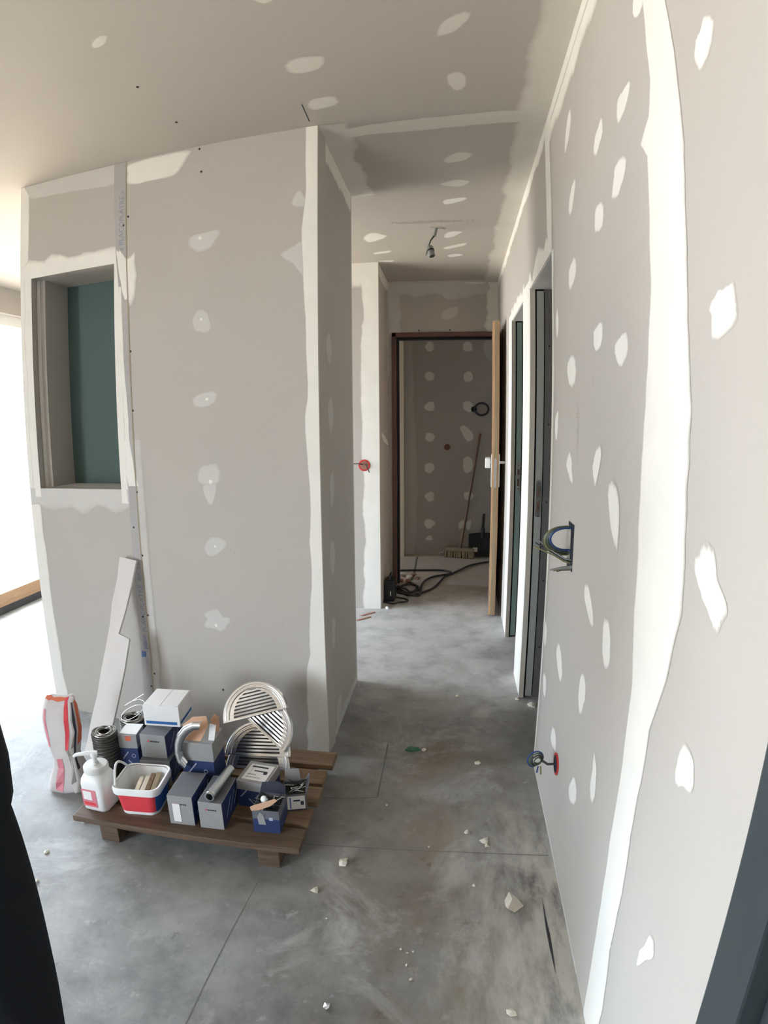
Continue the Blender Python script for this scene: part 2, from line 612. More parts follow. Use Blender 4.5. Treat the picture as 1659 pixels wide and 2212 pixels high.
def strip(parent, A, B, nrm, mat='fill', name='joint_band', covs=(0, 0.8, 1, 1, 0.8, 0), ts=(0, .12, .3, .7, .88, 1), sub=5, jit=0.04, lift=0.0004):
    """a band of filler between the two 3D polylines A and B"""
    nrm = Vector(nrm)

    def dens(L):
        o = []
        for a, b in zip(L[:-1], L[1:]):
            for k in range(sub):
                o.append(Vector(a).lerp(Vector(b), k / sub))
        o.append(Vector(L[-1]))
        return o
    A, B = dens(A), dens(B)
    m = MB()
    nc = len(ts)
    LAYER[0] += 1
    lay = (LAYER[0] % 40) * 0.00001
    sd, arc = random.uniform(0, 500), 0.0
    for i, (a, b) in enumerate(zip(A, B)):
        w = b - a
        if i:
            arc += (a - A[i - 1]).length
        jj = [jit * (1.6 * noise.noise(Vector((arc * 5, sd, k))) + 0.8 * noise.noise(Vector((arc * 17, sd, k + 9)))) for k in (0, 30)]
        j0 = jj[0] if covs[0] == 0 else 0
        j1 = jj[1] if covs[-1] == 0 else 0
        for t, cv in zip(ts, covs):
            tt = t + j0 * (1 - t) + j1 * t
            m.v.append(a + w * tt + nrm * (0.0002 + lay + lift * min(1, cv * 1.3)))
            m.cov.append(cv)
    for i in range(len(A) - 1):
        for k in range(nc - 1):
            b = i * nc + k
            m.f.append((b, b + 1, b + nc + 1, b + nc))
    o = m.build(name, mat, parent, smooth=True)
    return fix_normal(o, nrm)


def corner_band(parent, p0, p1, across, width, nrm, mat='fill', jit=0.12, n=14, name='corner_band', both=False, wv=0.25):
    p0, p1, ac = Vector(p0), Vector(p1), Vector(across).normalized()
    A, B = [], []
    sd = random.uniform(0, 99)
    for i in range(n + 1):
        p = p0.lerp(p1, i / n)
        A.append(p)
        B.append(p + ac * width * (1 + wv * noise.noise(Vector((sd, i * 0.9, 0))) * 2))
    B = [p + ac * (width * 1.1) * (1 + wv * noise.noise(Vector((sd, i * 0.55, 0)))) for i, p in enumerate(A)]
    return strip(parent, A, B, nrm, mat, name, covs=(1, 1, 1, .9, .6, 0), ts=(0, .12, .3, .6, .8, 1), sub=4, jit=jit)


def zoom(x0, y0, s, pts):
    return [(x0 + s * x, y0 + s * y) for x, y in pts]


def screws(parent, pts, fn, nrm, r=0.0045, mat='black'):
    nrm = Vector(nrm)
    for q in pts:
        p = fn(*q) if not isinstance(q, Vector) else q
        m = MB()
        m.lathe([(r, 0.0), (r, 0.0012), (r * .6, 0.0018)], p, nrm, 10)
        m.build('screw', mat, parent)


# ================================================================== THE SETTING
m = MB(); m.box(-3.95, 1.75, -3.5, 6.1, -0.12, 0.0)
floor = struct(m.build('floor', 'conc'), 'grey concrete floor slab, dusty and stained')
m = MB(); m.box(-3.95, 1.75, -3.5, 6.1, H, H + 0.2)
ceiling = struct(m.build('ceiling', 'ceil'), 'plasterboard ceiling with filler spots')
m = MB(); m.box(-16, 12, -14, 16, -0.5, -0.22)
ground = struct(m.build('ground', 'earth'), 'pale building site ground outside')

# --- right wall: two skins of board with the pockets of the sliding doors between them
D1, D1E, D2, D2E, ZH = 2.100, 2.690, 2.985, 3.545, 1.985
E0, E1 = -0.50, 0.497        # entrance door opening beside the camera
m = MB()
T = 0.10
m.box(0, T, -3.3, E0, 0, H)
m.box(0, T, E0, E1, 2.12, H)
m.box(0, T, E1, D1, 0, H)
m.box(0, T, D1, D1E, ZH, H)
m.box(0, T, D2, D2E, ZH, H)
m.box(0, 0.018, D1E, D2, 0, H)
m.box(0.066, T, D1E, D2, 0, H)
m.box(0, 0.018, D2E, YD, 0, H)
m.box(0.066, T, D2E, YD, 0, H)
m.box(0, T, YD, YD + .09, 0, H)
m.box(.45, .55, YD + .09, 6.0, 0, H)
wall_right = struct(m.build('wall_right', 'board'), 'long plasterboard wall with white joints and filler spots')
m = MB(); m.box(1.6, 1.7, -3.3, 6.0, 0, H)
wall_outer = struct(m.build('wall_far_right', 'board'))
for y in (1.2, 2.84, 4.7):
    m = MB(); m.box(T, 1.6, y, y + 0.1, 0, H)
    struct(m.build('wall_partition', 'board'))

NX = (-1, 0, 0)


def rpoly(pts): return [on_x(*p) for p in pts]


Z6 = lambda pts: zoom(1080, 0, .4069, pts)
Z7 = lambda pts: zoom(1080, 1100, .5026, pts)
Z9 = lambda pts: zoom(1180, 740, .1447, pts)
RP = [Z6(q) for q in (
    [(1090, 80), (1135, 110), (1115, 260), (1068, 370), (1035, 315), (1042, 215), (1062, 165)],
    [(690, 425), (685, 500), (660, 590), (628, 655), (620, 580), (630, 520), (655, 480)],
    [(540, 620), (545, 700), (530, 760), (510, 825), (498, 810), (505, 730), (520, 680)],
    [(655, 825), (672, 870), (655, 950), (640, 1000), (620, 1050), (595, 1045), (605, 940), (615, 880)],
    [(400, 950), (395, 1030), (378, 1140), (365, 1130), (370, 1050), (385, 980)],
    [(540, 1070), (550, 1120), (545, 1200), (512, 1235), (503, 1200), (510, 1110)],
    [(398, 1370), (405, 1440), (390, 1500), (370, 1540), (365, 1450), (380, 1400)],
    [(375, 580), (378, 640), (360, 760), (345, 815), (348, 720), (360, 620)],
    [(540, 1710), (545, 1800), (520, 1860), (500, 1840), (498, 1770), (515, 1735)],
    [(675, 1765), (678, 1880), (640, 1945), (615, 1890), (612, 1830), (640, 1785)],
    [(1235, 1505), (1250, 1600), (1255, 1690), (1200, 1760), (1130, 1795), (1125, 1680), (1115, 1640), (1150, 1560), (1190, 1530)],
    [(388, 1885), (403, 1940), (400, 2020), (380, 2055), (362, 2010), (357, 1950), (370, 1900)],
    [(305, 1640), (312, 1720), (305, 1800), (297, 1720)],
    [(715, -20), (760, -30), (752, 50), (720, 95), (705, 60)])]
RP += [Z7(q) for q in (
    [(375, 320), (390, 370), (403, 470), (395, 505), (375, 440), (362, 360)],
    [(450, 475), (470, 490), (475, 600), (470, 670), (455, 690), (442, 640), (443, 520)],
    [(255, 575), (265, 640), (268, 720), (258, 740), (245, 660), (243, 600)],
    [(355, 705), (368, 750), (365, 820), (345, 885), (338, 820), (342, 750)],
    [(190, 705), (200, 740), (195, 805), (187, 790), (185, 740)],
    [(228, 935), (240, 970), (240, 1030), (230, 1030), (218, 980)],
    [(195, 480), (203, 520), (195, 590), (190, 560)],
    [(405, 1050), (415, 1110), (410, 1220), (395, 1265), (388, 1200), (398, 1120)],
    [(320, 1150), (330, 1200), (325, 1262), (305, 1260), (295, 1210), (310, 1160)],
    [(890, 160), (925, 210), (935, 310), (970, 410), (955, 470), (935, 515), (920, 510), (890, 430), (855, 330), (835, 240), (850, 210)],
    [(795, 1010), (830, 1080), (832, 1150), (820, 1215), (790, 1195), (755, 1175), (765, 1070)],
    [(1100, 1480), (1130, 1530), (1140, 1620), (1110, 1730), (1075, 1820), (1035, 1745), (1035, 1640), (1055, 1530)],
    [(645, 1830), (662, 1880), (655, 1930), (625, 1940), (590, 1960), (600, 1900), (625, 1870)])]
RP += [Z9(q) for q in (
    [(180, 1020), (185, 1090), (165, 1430), (150, 1445), (135, 1390), (140, 1110)],
    [(350, 1640), (385, 1760), (385, 1900), (395, 2060), (375, 2090), (330, 1950), (300, 1800)],
    [(800, 1560), (822, 1600), (810, 1800), (770, 2000), (735, 2140), (715, 2080), (695, 1880), (720, 1720), (755, 1590)])]
RP.append([(1316, 1050), (1330, 1048), (1338, 1110), (1333, 1182), (1322, 1150), (1315, 1090)])
for q in RP:
    patch(wall_right, rpoly(q), NX)
JL = [(1378, -70), (1387, 0), (1395, 102), (1403, 175), (1399, 252), (1382, 313), (1395, 336), (1401, 448), (1403, 610), (1399, 732), (1393, 875), (1385, 990),
      (1379, 1100), (1369, 1326), (1364, 1482), (1351, 1577), (1339, 1678), (1319, 1804), (1301, 1929), (1281, 2055), (1261, 2180), (1252, 2230)]
JR = [(1425, -70), (1438, 0), (1458, 106), (1464, 175), (1474, 252), (1481, 313), (1481, 360), (1483, 448), (1485, 610), (1491, 732), (1493, 875), (1490, 990),
      (1485, 1100), (1468, 1326), (1440, 1470), (1404, 1580), (1388, 1678), (1364, 1804), (1346, 1929), (1318, 2055), (1301, 2180), (1290, 2230)]
strip(wall_right, rpoly(JL), rpoly(JR), NX, sub=6, jit=0.03, covs=(0, .9, 1, 1, .9, 0), ts=(0, .06, .3, .7, .94, 1))
# joints in the corner with the ceiling, at the door openings and at the corridor line
corner_band(wall_right, (0, 0.1, H), (0, 2.09, H), (0, 0, -1), 0.115, NX, n=26, jit=.08)
corner_band(wall_right, (0, 0.1, H - .040), (0, 2.05, H - .040), (0, 0, -1), 0.016, NX, 'fill_thin', n=26, jit=.3, name='trowel_streak')
corner_band(wall_right, (0, 2.05, H), (0, YD, H), (0, 0, -1), 0.06, NX, n=26, jit=.3)
strip(wall_right, [(0, 2.075, H), (0, 2.08, ZH + .12), (0, 2.09, ZH)], [(0, 2.20, H), (0, 2.20, ZH + .12), (0, 2.17, ZH)], NX, sub=6)
corner_band(wall_right, (0, 2.135, ZH), (0, D1E + .05, ZH), (0, 0, 1), 0.075, NX, jit=.5)
corner_band(wall_right, (0, D2 - .05, ZH), (0, D2E + .05, ZH), (0, 0, 1), 0.075, NX, jit=.5)
corner_band(wall_right, (0, D1, 0), (0, D1, ZH), (0, -1, 0), 0.035, NX, n=24, jit=.3)
strip(wall_right, [(0, D1E, 0), (0, D1E, 1), (0, D1E, ZH + .05)], [(0, D2, 0), (0, D2, 1), (0, D2, ZH + .05)], NX, sub=10, covs=(1, 1, 1, 1, 1, 1))
strip(wall_right, [(0, D2E, 0), (0, D2E, 1), (0, D2E, ZH + .05)], [(0, 3.78, 0), (0, 3.79, 1), (0, 3.77, ZH + .05)], NX, sub=10, covs=(1, 1, 1, 1, .8, 0))
corner_band(wall_right, (0, YD, 0), (0, YD, H), (0, -1, 0), 0.09, NX, n=20, jit=.3)
corner_band(wall_right, (0, E1 + .6, 0), (0, 2.09, 0), (0, 0, 1), 0.012, NX, 'fill_thin', n=20, jit=.5, name='foot_smear')
# printed stamps half scraped off the paper
for k, (px, py, sz, t) in enumerate(((1247, 905, .035, 'BA 13'), (1248, 1000, .045, 'PLACOPLATRE'), (1283, 830, .03, 'BA 13'))):
    p = on_x(px, py)
    ctext('faded_stamp', t, 'ink', wall_right, p, (0, 0, 1), (0, 1, 0), sz * .55, 0.0005)
for a, b in (((1176, 1000), (1178, 985)),):
    pass

# pocket doors: leaf edge in the slot, lock plate, jamb boards
def pocket_door(idx, y0, yend, leafmat, label, zl):
    e = struct(empty('door_%d' % idx, (0.04, y0, 0)), label)
    m = MB(); m.box(0.0182, 0.0205, y0 + .002, yend - .02, 0.0, ZH + .02); m.build('jamb_lining', 'slot', e)
    m = MB(); m.box(-0.004, 0.020, y0 - .006, y0 + .002, 0.003, ZH); m.build('jamb_board', 'jamb', e, bevel=.001)
    m = MB(); m.box(0.0285, 0.0600, y0 - .004, yend - .03, 0.012, ZH - .012)
    leaf = m.build('leaf', leafmat, e, bevel=.0015)
    m = MB(); m.box(0.0655, 0.098, y0 - .003, y0 + .004, 0.003, ZH); pl = m.build('stud', 'stud', e)
    m = MB(); m.box(0.0205, 0.0660, yend - .03, yend - .012, 0.012, ZH - .012); m.build('pocket_back', 'slot', e)
    screws(pl, [Vector((0.084, y0 - .003, z)) for z in (.28, .62, 1.0, 1.36, 1.72)], None, (0, -1, 0), .005, 'black')
    # lock plate let into the leaf edge
    pts = []
    hw, hh = .0115, .088
    for i in range(9):
        a = PI * i / 8
        pts.append((.0435 + hw * math.cos(a), hh - hw + hw * math.sin(a)))
    for i in range(9):
        a = PI + PI * i / 8
        pts.append((.0435 + hw * math.cos(a), -hh + hw + hw * math.sin(a)))
    m = MB(); m.prism([(x, y0 - .0052, zl + z) for x, z in pts], (0, .001, 0))
    lp = m.build('lock_plate', 'steel', leaf)
    for dz, hh2 in ((.032, .017), (-.032, .022)):
        m = MB(); m.box(.0385, .0485, y0 - .0062, y0 - .0052, zl + dz - hh2, zl + dz + hh2)
        m.build('keep_slot', 'doorframe', lp)
    for dz in (-.072, .072):
        m = MB(); m.lathe([(.004, 0), (.004, .0012)], (.0435, y0 - .0052, zl + dz), (0, -1, 0), 10)
        m.build('screw', 'stud', lp)
    m = MB(); m.box(.0545, .0605, y0 - .0050, y0 - .0042, zl + .015, zl + .06); m.build('edge_recess', 'stud', leaf)
    m = MB(); m.box(0.002, 0.098, y0 - .59, y0, ZH - .004, ZH); m.build('head_lining', 'lacquer', e)
    return e


pocket_door(2, D1E, D2, 'leafgrey', 'retracted grey pocket door edge in the doorway nearer the coiled wires', 1.015)
pocket_door(3, D2E, YD, 'leafgreen', 'retracted green pocket door edge in the doorway nearer the wooden door', 1.035)

# entrance door frame of dark aluminium at the near end of the wall
e = struct(empty('door_4', (0.03, E1, 0)), 'anthracite aluminium door frame on the plasterboard wall')
m = MB(); m.box(-0.035, T, E1 - .07, E1, 0, 2.12); m.build('frame_jamb', 'alu', e, bevel=.004)
m = MB(); m.box(-0.035, T, E0, E0 + .07, 0, 2.12); m.build('frame_jamb', 'alu', e, bevel=.004)
m = MB(); m.box(-0.035, T, E0 + .07, E1 - .07, 2.05, 2.12); m.build('frame_head', 'alu', e, bevel=.004)
m = MB(); m.box(-0.012, 0.05, E0 + .073, E1 - .073, 0.01, 2.047); lf = m.build('leaf', 'alu', e, bevel=.004)
m = MB(); m.box(-0.018, -0.0122, E0 + .16, E1 - .16, 0.15, 1.93); m.build('raised_panel', 'alu', lf, bevel=.003)

# --- niche wall (front face of the free-standing block)
def fp(u, z, dpt=0.0):
    return PL + FU * u - FN * dpt + Vector((0, 0, z))


def fslab(m, u0, u1, z0, z1, d0, d1):
    m.obox(fp(u0, z0, d0), FU * (u1 - u0), -FN * (d1 - d0), (0, 0, z1 - z0))


NU0, NU1, NZ0, NZ1, ND = 0.070, 0.544, 1.108, 2.066, 0.228
m = MB()
fslab(m, 0, NU0, 0, H, 0, .10)
fslab(m, NU1, FLEN, 0, H, 0, .10)
fslab(m, NU0, NU1, 0, NZ0, 0, .10)
fslab(m, NU0, NU1, NZ1, H, 0, .10)
wall_front = struct(m.build('wall_front', 'board'), 'grey plasterboard wall with a recessed niche')
m = MB()
fslab(m, NU0 - .013, NU0, NZ0, NZ1, .10, ND); fslab(m, NU1, NU1 + .013, NZ0, NZ1, .10, ND)
fslab(m, NU0 - .013, NU1 + .013, NZ1, NZ1 + .013, .10, ND); fslab(m, NU0 - .013, NU1 + .013, NZ0 - .013, NZ0, .10, ND)
m.build('niche_lining', 'board', wall_front)
m = MB(); fslab(m, NU0 - .013, NU1 + .013, NZ0 - .013, NZ1 + .013, ND, ND + .013); m.build('niche_back', 'green', wall_front)
corner_band(wall_front, fp(NU0 + .003, NZ0, .03), fp(NU0 + .003, NZ1, .03), -FN, .03, FU, n=10)
corner_band(wall_front, fp(NU0 + .03, NZ0 + .001, ND - .03), fp(NU1 - .03, NZ0 + .001, ND - .03), FN, .15, (0, 0, 1), 'fill_thin', n=8)
strip(wall_front, [fp(0.001, z) for z in (0, .6, 1.2, 1.9, H)], [fp(w, z) for w, z in ((.085, 0), (.075, .6), (.06, 1.2), (.055, 1.9), (.06, H))], FN, covs=(1, 1, 1, .9, .6, 0), sub=6, jit=.1)
F4 = lambda pts: [on_f(*p) for p in zoom(0, 300, .422, pts)]
F5 = lambda pts: [on_f(*p) for p in zoom(0, 1000, .422, pts)]
for q in ([(1125, 465), (1110, 510), (1070, 560), (1010, 578), (968, 545), (975, 505), (1040, 480)],
          [(1030, 875), (1065, 900), (1075, 985), (1000, 985), (985, 930), (1005, 885)],
          [(1105, 1295), (1095, 1355), (1020, 1375), (990, 1355), (1000, 1320), (1050, 1300)],
          [(1115, 1670), (1120, 1755), (1060, 1775), (1015, 1750), (1020, 1690), (1050, 1672)],
          [(1040, 1775), (1105, 1770), (1095, 1850), (1075, 1875), (1050, 1830)],
          [(1530, 265), (1565, 310), (1555, 345), (1510, 345), (1495, 320)],
          [(1500, 550), (1555, 530), (1560, 700), (1500, 640), (1435, 595)]):
    patch(wall_front, F4(q), FN, 'fill_thin', jit=.04)
for q in ([(1090, 378), (1165, 415), (1085, 480), (1045, 430)],
          [(1110, 750), (1140, 785), (1180, 800), (1140, 860), (1100, 850), (1045, 840), (1060, 800), (1045, 770)]):
    patch(wall_front, F5(q), FN, 'fill_thin', jit=.04)
for q in ((432, 515), (435, 690), (447, 862), (455, 1040), (465, 1180), (467, 1350)):
    p = on_f(*q)
    patch(wall_front, [p + FU * a + Vector((0, 0, b)) for a, b in ((-.012, 0), (0, .011), (.012, 0), (0, -.011))], FN, 'fill', jit=.1)
patch(wall_front, F4([(650, 130), (960, 55), (962, 100), (900, 185), (800, 210), (690, 235), (640, 225), (645, 180)]), FN, 'fill', jit=.0, grow=1.03)
strip(wall_front, F4([(125, 250), (350, 190), (640, 122)]), F4([(160, 312), (400, 268), (640, 235)]), FN, 'fill_thin', covs=(1, 1, 1, 1, .8, 0))
# niche surround
def fring(u0, u1, z0, z1, w0, w1, across):
    pass
corner_band(wall_front, fp(NU0 - .065, NZ1), fp(NU1 + .03, NZ1), (0, 0, 1), .075, FN, n=12, wv=.5)
corner_band(wall_front, fp(NU0 - .065, NZ0), fp(NU1 + .06, NZ0), (0, 0, -1), .085, FN, 'fill_thin', n=12, wv=.4)
corner_band(wall_front, fp(NU0, NZ0 - .04), fp(NU0, NZ1 + .04), -FU, .048, FN, n=14)
corner_band(wall_front, fp(NU1, NZ0 - .06), fp(NU1, NZ1 + .06), FU, .045, FN, n=14)
# tapered joint with its factory print, still unfilled
TJ = [(247, 355), (247, 430), (250, 545), (258, 640), (263, 800), (270, 950), (279, 1080), (287, 1200), (297, 1330), (306, 1420), (311, 1500), (318, 1580)]
TJ2 = [(272, 350), (271, 430), (272, 545), (275, 640), (280, 800), (287, 950), (295, 1080), (304, 1200), (316, 1330), (325, 1420), (331, 1500), (338, 1580)]
o = strip(wall_front, [on_f(*p) for p in TJ], [on_f(*p) for p in TJ2], FN, 'tape', 'tapered_edge', covs=(1,) * 6, jit=0, lift=.0004)
TJ3 = [(x + 2.6, y) for x, y in TJ2]
strip(wall_front, [on_f(*p) for p in TJ2], [on_f(*p) for p in TJ3], FN, 'boardedge', 'board_edge', covs=(1,) * 6, jit=0, lift=.0012)
strip(wall_front, [on_f(*p) for p in TJ3[5:]], [on_f(x + 16, y) for x, y in TJ3[5:]], FN, 'fill_thin', 'joint_smear', covs=(.3, .5, .5, .5, .3, 0), sub=6)
patch(wall_front, [on_f(*p) for p in ((250, 545), (262, 540), (275, 560), (292, 552), (290, 640), (270, 650), (258, 600))], FN, 'fill', jit=.1)
strip(wall_front, [on_f(*p) for p in ((256, 620), (262, 800), (270, 950), (276, 1050))], [on_f(*p) for p in ((262, 620), (270, 800), (280, 950), (300, 1050))], FN, 'fill', jit=.15, sub=7)
UPV = Vector((0, 0, 1))
ctext('board_stamp', 'x PLACOPLATRE x', 'bluetext', wall_front, on_f(267, 542), UPV, -FU, .034, .0012, .95)
ctext('board_stamp', 'PLACOPLATRE  BA 13', 'bluetext', wall_front, on_f(318, 1366), UPV, -FU, .034, .0012, .98)
ctext('board_stamp', 'placo', 'logo', wall_front, on_f(319, 1402), UPV, -FU, .034, .0012, .9)
m = MB()
p = on_f(311, 1410)
m.prism([p + FN * .0008 + FU * a + UPV * b for a, b in ((-.014, -.022), (.010, -.018), (.012, .006), (-.010, .010))], FN * .0005)
m.build('board_logo', 'logo', wall_front)
screws(wall_front, [(431, 322), (435, 371), (277, 468), (267, 487), (282, 759), (287, 887), (296, 1063), (289, 1139), (308, 1200), (320, 1329), (309, 1332), (334, 1455), (327, 1482), (482, 1490)], on_f, FN, .0048)
for q in ((478, 683), (588, 670), (590, 1020), (490, 1030), (497, 1190), (602, 1190), (507, 1350), (610, 1350)):
    p = on_f(*q)
    m = MB(); m.obox(p + FN * .0003, FU * .002, FN * .0003, UPV * .009); m.build('pencil_mark', 'ink', wall_front)
# corner bead
cw = [(-.105, 0), (-.085, .25), (-.075, .5), (-.045, .8), (-.045, 1.1), (-.055, 1.4), (-.045, 1.7), (-.065, 2.0), (-.048, 2.25), (-.05, H)]
strip(wall_front, [fp(FLEN + a, z) for a, z in cw], [fp(FLEN + .001, z) for a, z in cw], FN, covs=(0, .8, 1, 1, 1, 1), sub=5, jit=.15)

# the block's other faces
m = MB(); m.hexa([(XC - .1, YF + .0145, 0), (XC, YF + .0005, 0), (XC, YR, 0), (XC - .1, YR, 0), (XC - .1, YF + .0145, H), (XC, YF + .0005, H), (XC, YR, H), (XC - .1, YR, H)])
wall_return = struct(m.build('wall_return', 'board'), 'narrow plasterboard return wall of the niche block')
m = MB(); m.box(XL + .1, XC - .1, YR - .1, YR, 0, H); m.hexa([(XL, YL + .02, 0), (XL + .1, YL + .05, 0), (XL + .1, YR, 0), (XL, YR, 0), (XL, YL + .02, H), (XL + .1, YL + .05, H), (XL + .1, YR, H), (XL, YR, H)])
struct(m.build('wall_block', 'board'))
PX = (1, 0, 0)
corner_band(wall_return, (XC, YF, 0), (XC, YF, H), (0, 1, 0), .045, PX, n=20)
corner_band(wall_return, (XC, YF, H), (XC, YR, H), (0, 0, -1), .085, PX, n=12)
corner_band(wall_return, (XC, YR, 0), (XC, YR, H), (0, -1, 0), .03, PX, 'fill_thin', n=20)
corner_band(wall_return, (XC, YF, .0), (XC, YR, .0), (0, 0, 1), .05, PX, 'fill_thin', n=12, wv=.7)
for q in ([(703, 735), (712, 720), (716, 760), (712, 785), (706, 770)], [(708, 880), (716, 860), (720, 900), (714, 940)], [(712, 1040), (720, 1020), (722, 1060), (716, 1100)],
          [(718, 1330), (724, 1345), (722, 1400), (716, 1390)], [(712, 1180), (722, 1170), (722, 1230), (716, 1240)], [(728, 1520), (738, 1500), (734, 1560), (728, 1575)]):
    patch(wall_return, [on_x(*p, XC) for p in q], PX, 'fill_thin', jit=.1)

# --- pillar wall and the wall with the brown door frame
m = MB(); m.box(XW, XP, YP, YP + .1, 0, H); m.box(XP - .1, XP, YP + .1, YD, 0, H)
wall_pillar = struct(m.build('wall_pillar', 'board'), 'brightly lit plasterboard wall end with a red junction box')
NY = (0, -1, 0)
strip(wall_pillar, [(XP - .125, YP, z) for z in (0, .5, 1.2, 2, H)], [(XP, YP, z) for z in (0, .5, 1.2, 2, H)], NY, covs=(0, .7, 1, 1, 1, 1), sub=10, jit=.12)
corner_band(wall_pillar, (XP - .45, YP, H), (XP, YP, H), (0, 0, -1), .16, NY, n=8)
corner_band(wall_pillar, (XP, YP, 0), (XP, YP, H), (0, 1, 0), .03, PX, n=16)
corner_band(wall_pillar, (XP, YD, 1.75), (XP, YD, H), (0, -1, 0), .12, PX, 'fill_thin', n=16)
corner_band(wall_pillar, (XP, YP, H), (XP, YD, H), (0, 0, -1), .09, PX, n=8)
patch(wall_pillar, [on_x(*p, XP) for p in zoom(740, 900, .3134, [(270, 110), (300, 150), (318, 195), (298, 190), (275, 150)])], PX, jit=.08)
screws(wall_pillar, [Vector((XP, YD - .10, z)) for z in (.35, .68, 1.02, 1.3, 1.6, 1.9)], None, PX, .006)
m = MB(); m.box(XP, XD + .012, YD, YD + .09, 0, H); m.box(XD + .012, 0, YD, YD + .09, ZD - .01, H)
wall_back = struct(m.build('wall_back', 'board'), 'end wall of the corridor above and beside the brown door frame')
corner_band(wall_back, (XP, YD, H), (0, YD, H), (0, 0, -1), .11, NY, 'fill_thin', n=14)
corner_band(wall_back, (0, YD, ZD), (0, YD, H), (-1, 0, 0), .10, NY, n=14, jit=.3)
corner_band(wall_back, (XP, YD, ZD), (XP, YD, H), (1, 0, 0), .10, NY, 'fill_thin', n=10)
for q in ([(690, 740), (720, 705), (775, 710), (790, 775), (740, 790), (695, 770)], [(680, 890), (700, 865), (785, 838), (795, 885), (740, 925), (685, 915)]):
    patch(wall_back, [on_y(*p, YD) for p in zoom(740, 400, .3134, q)], NY, 'fill_thin', jit=.05)
patch(wall_back, [on_y(*p, YD) for p in zoom(740, 400, .3134, [(830, 670), (1040, 600), (1055, 640), (960, 680)])], NY, 'fill', jit=.1)
screws(wall_back, [(905, 714), (972, 713)], lambda a, b: on_y(a, b, YD), NY, .006)

# back room seen through the doorway
YB = 5.862
m = MB(); m.box(XW, .45, YB, YB + .1, 0, H)
wall_rear = struct(m.build('wall_rear', 'board'), 'dim plasterboard wall behind the brown door frame')
cells = zoom(740, 400, .3134, [(600, 1115), (865, 1110), (600, 1315), (865, 1320), (600, 1525), (600, 1735)]) + zoom(740, 900, .3134, [(600, 355), (600, 550), (600, 735), (865, 545)])
for px, py in cells:
    p = on_y(px, py, YB)
    patch(wall_rear, [p + Vector((.055 * math.cos(a) * random.uniform(.75, 1.15), 0, .05 * math.sin(a) * random.uniform(.8, 1.15))) for a in [2 * PI * k / 8 for k in range(8)]], NY, 'fill', jit=.05)
for q in (zoom(740, 400, .3134, [(830, 1500), (880, 1490), (905, 1530), (880, 1565), (840, 1550)]),
          zoom(740, 400, .3134, [(805, 1670), (840, 1655), (890, 1700), (905, 1740), (870, 1770), (840, 1740)]),
          zoom(740, 900, .3134, [(835, 290), (870, 275), (900, 310), (890, 370), (850, 390), (830, 350)]),
          zoom(740, 900, .3134, [(800, 735), (830, 710), (840, 750), (805, 775)]), zoom(740, 900, .3134, [(850, 730), (885, 710), (880, 770), (860, 785)]),
          zoom(740, 900, .3134, [(570, 848), (600, 815), (622, 848)])):
    patch(wall_rear, [on_y(*p, YB) for p in q], NY, 'fill', jit=.04)
strip(wall_rear, [(-.90, YB, z) for z in (0, .8, 1.6, H)], [(x, YB, z) for x, z in ((-.74, 0), (-.70, .8), (-.755, 1.6), (-.75, H))], NY, 'fill_thin', covs=(.6, .6, .6, .6, .5, 0), sub=8, jit=.08)
patch(wall_rear, [on_y(*p, YB) for p in zoom(740, 400, .3134, [(980, 1080), (1060, 1060), (1060, 1230), (1010, 1210), (975, 1140)])], NY, 'fill_thin')
m = MB(); m.box(-1.05, -.852, YB - .12, YB, 0, H)
wall_reveal = struct(m.build('wall_reveal', 'cream'))

# brown door frame with rebate, and the wooden leaf standing open
e = struct(empty('door_1', (XD, YD, 0)), 'brown wooden door frame with the leaf standing wide open')
FX0, FX1 = XD, 0.028
for x0, x1, nm in ((FX0, FX0 + .036, 'frame_jamb'), (FX1 - .036, FX1 - .029, 'frame_jamb')):
    m = MB(); m.box(x0, x1, YD - .012, YD + .10, 0, ZD); m.build(nm, 'doorframe', e, bevel=.003)
m = MB(); m.box(FX0, -.002, YD - .012, YD + .10, ZD - .036, ZD); m.build('frame_head', 'doorframe', e, bevel=.003)
m = MB(); m.box(FX0 + .0362, FX0 + .052, YD + .035, YD + .10, 0, ZD - .037); m.build('rebate', 'slot', e)
m = MB(); m.box(FX0 + .053, -.03, YD + .035, YD + .10, ZD - .052, ZD - .037); m.build('rebate', 'slot', e)
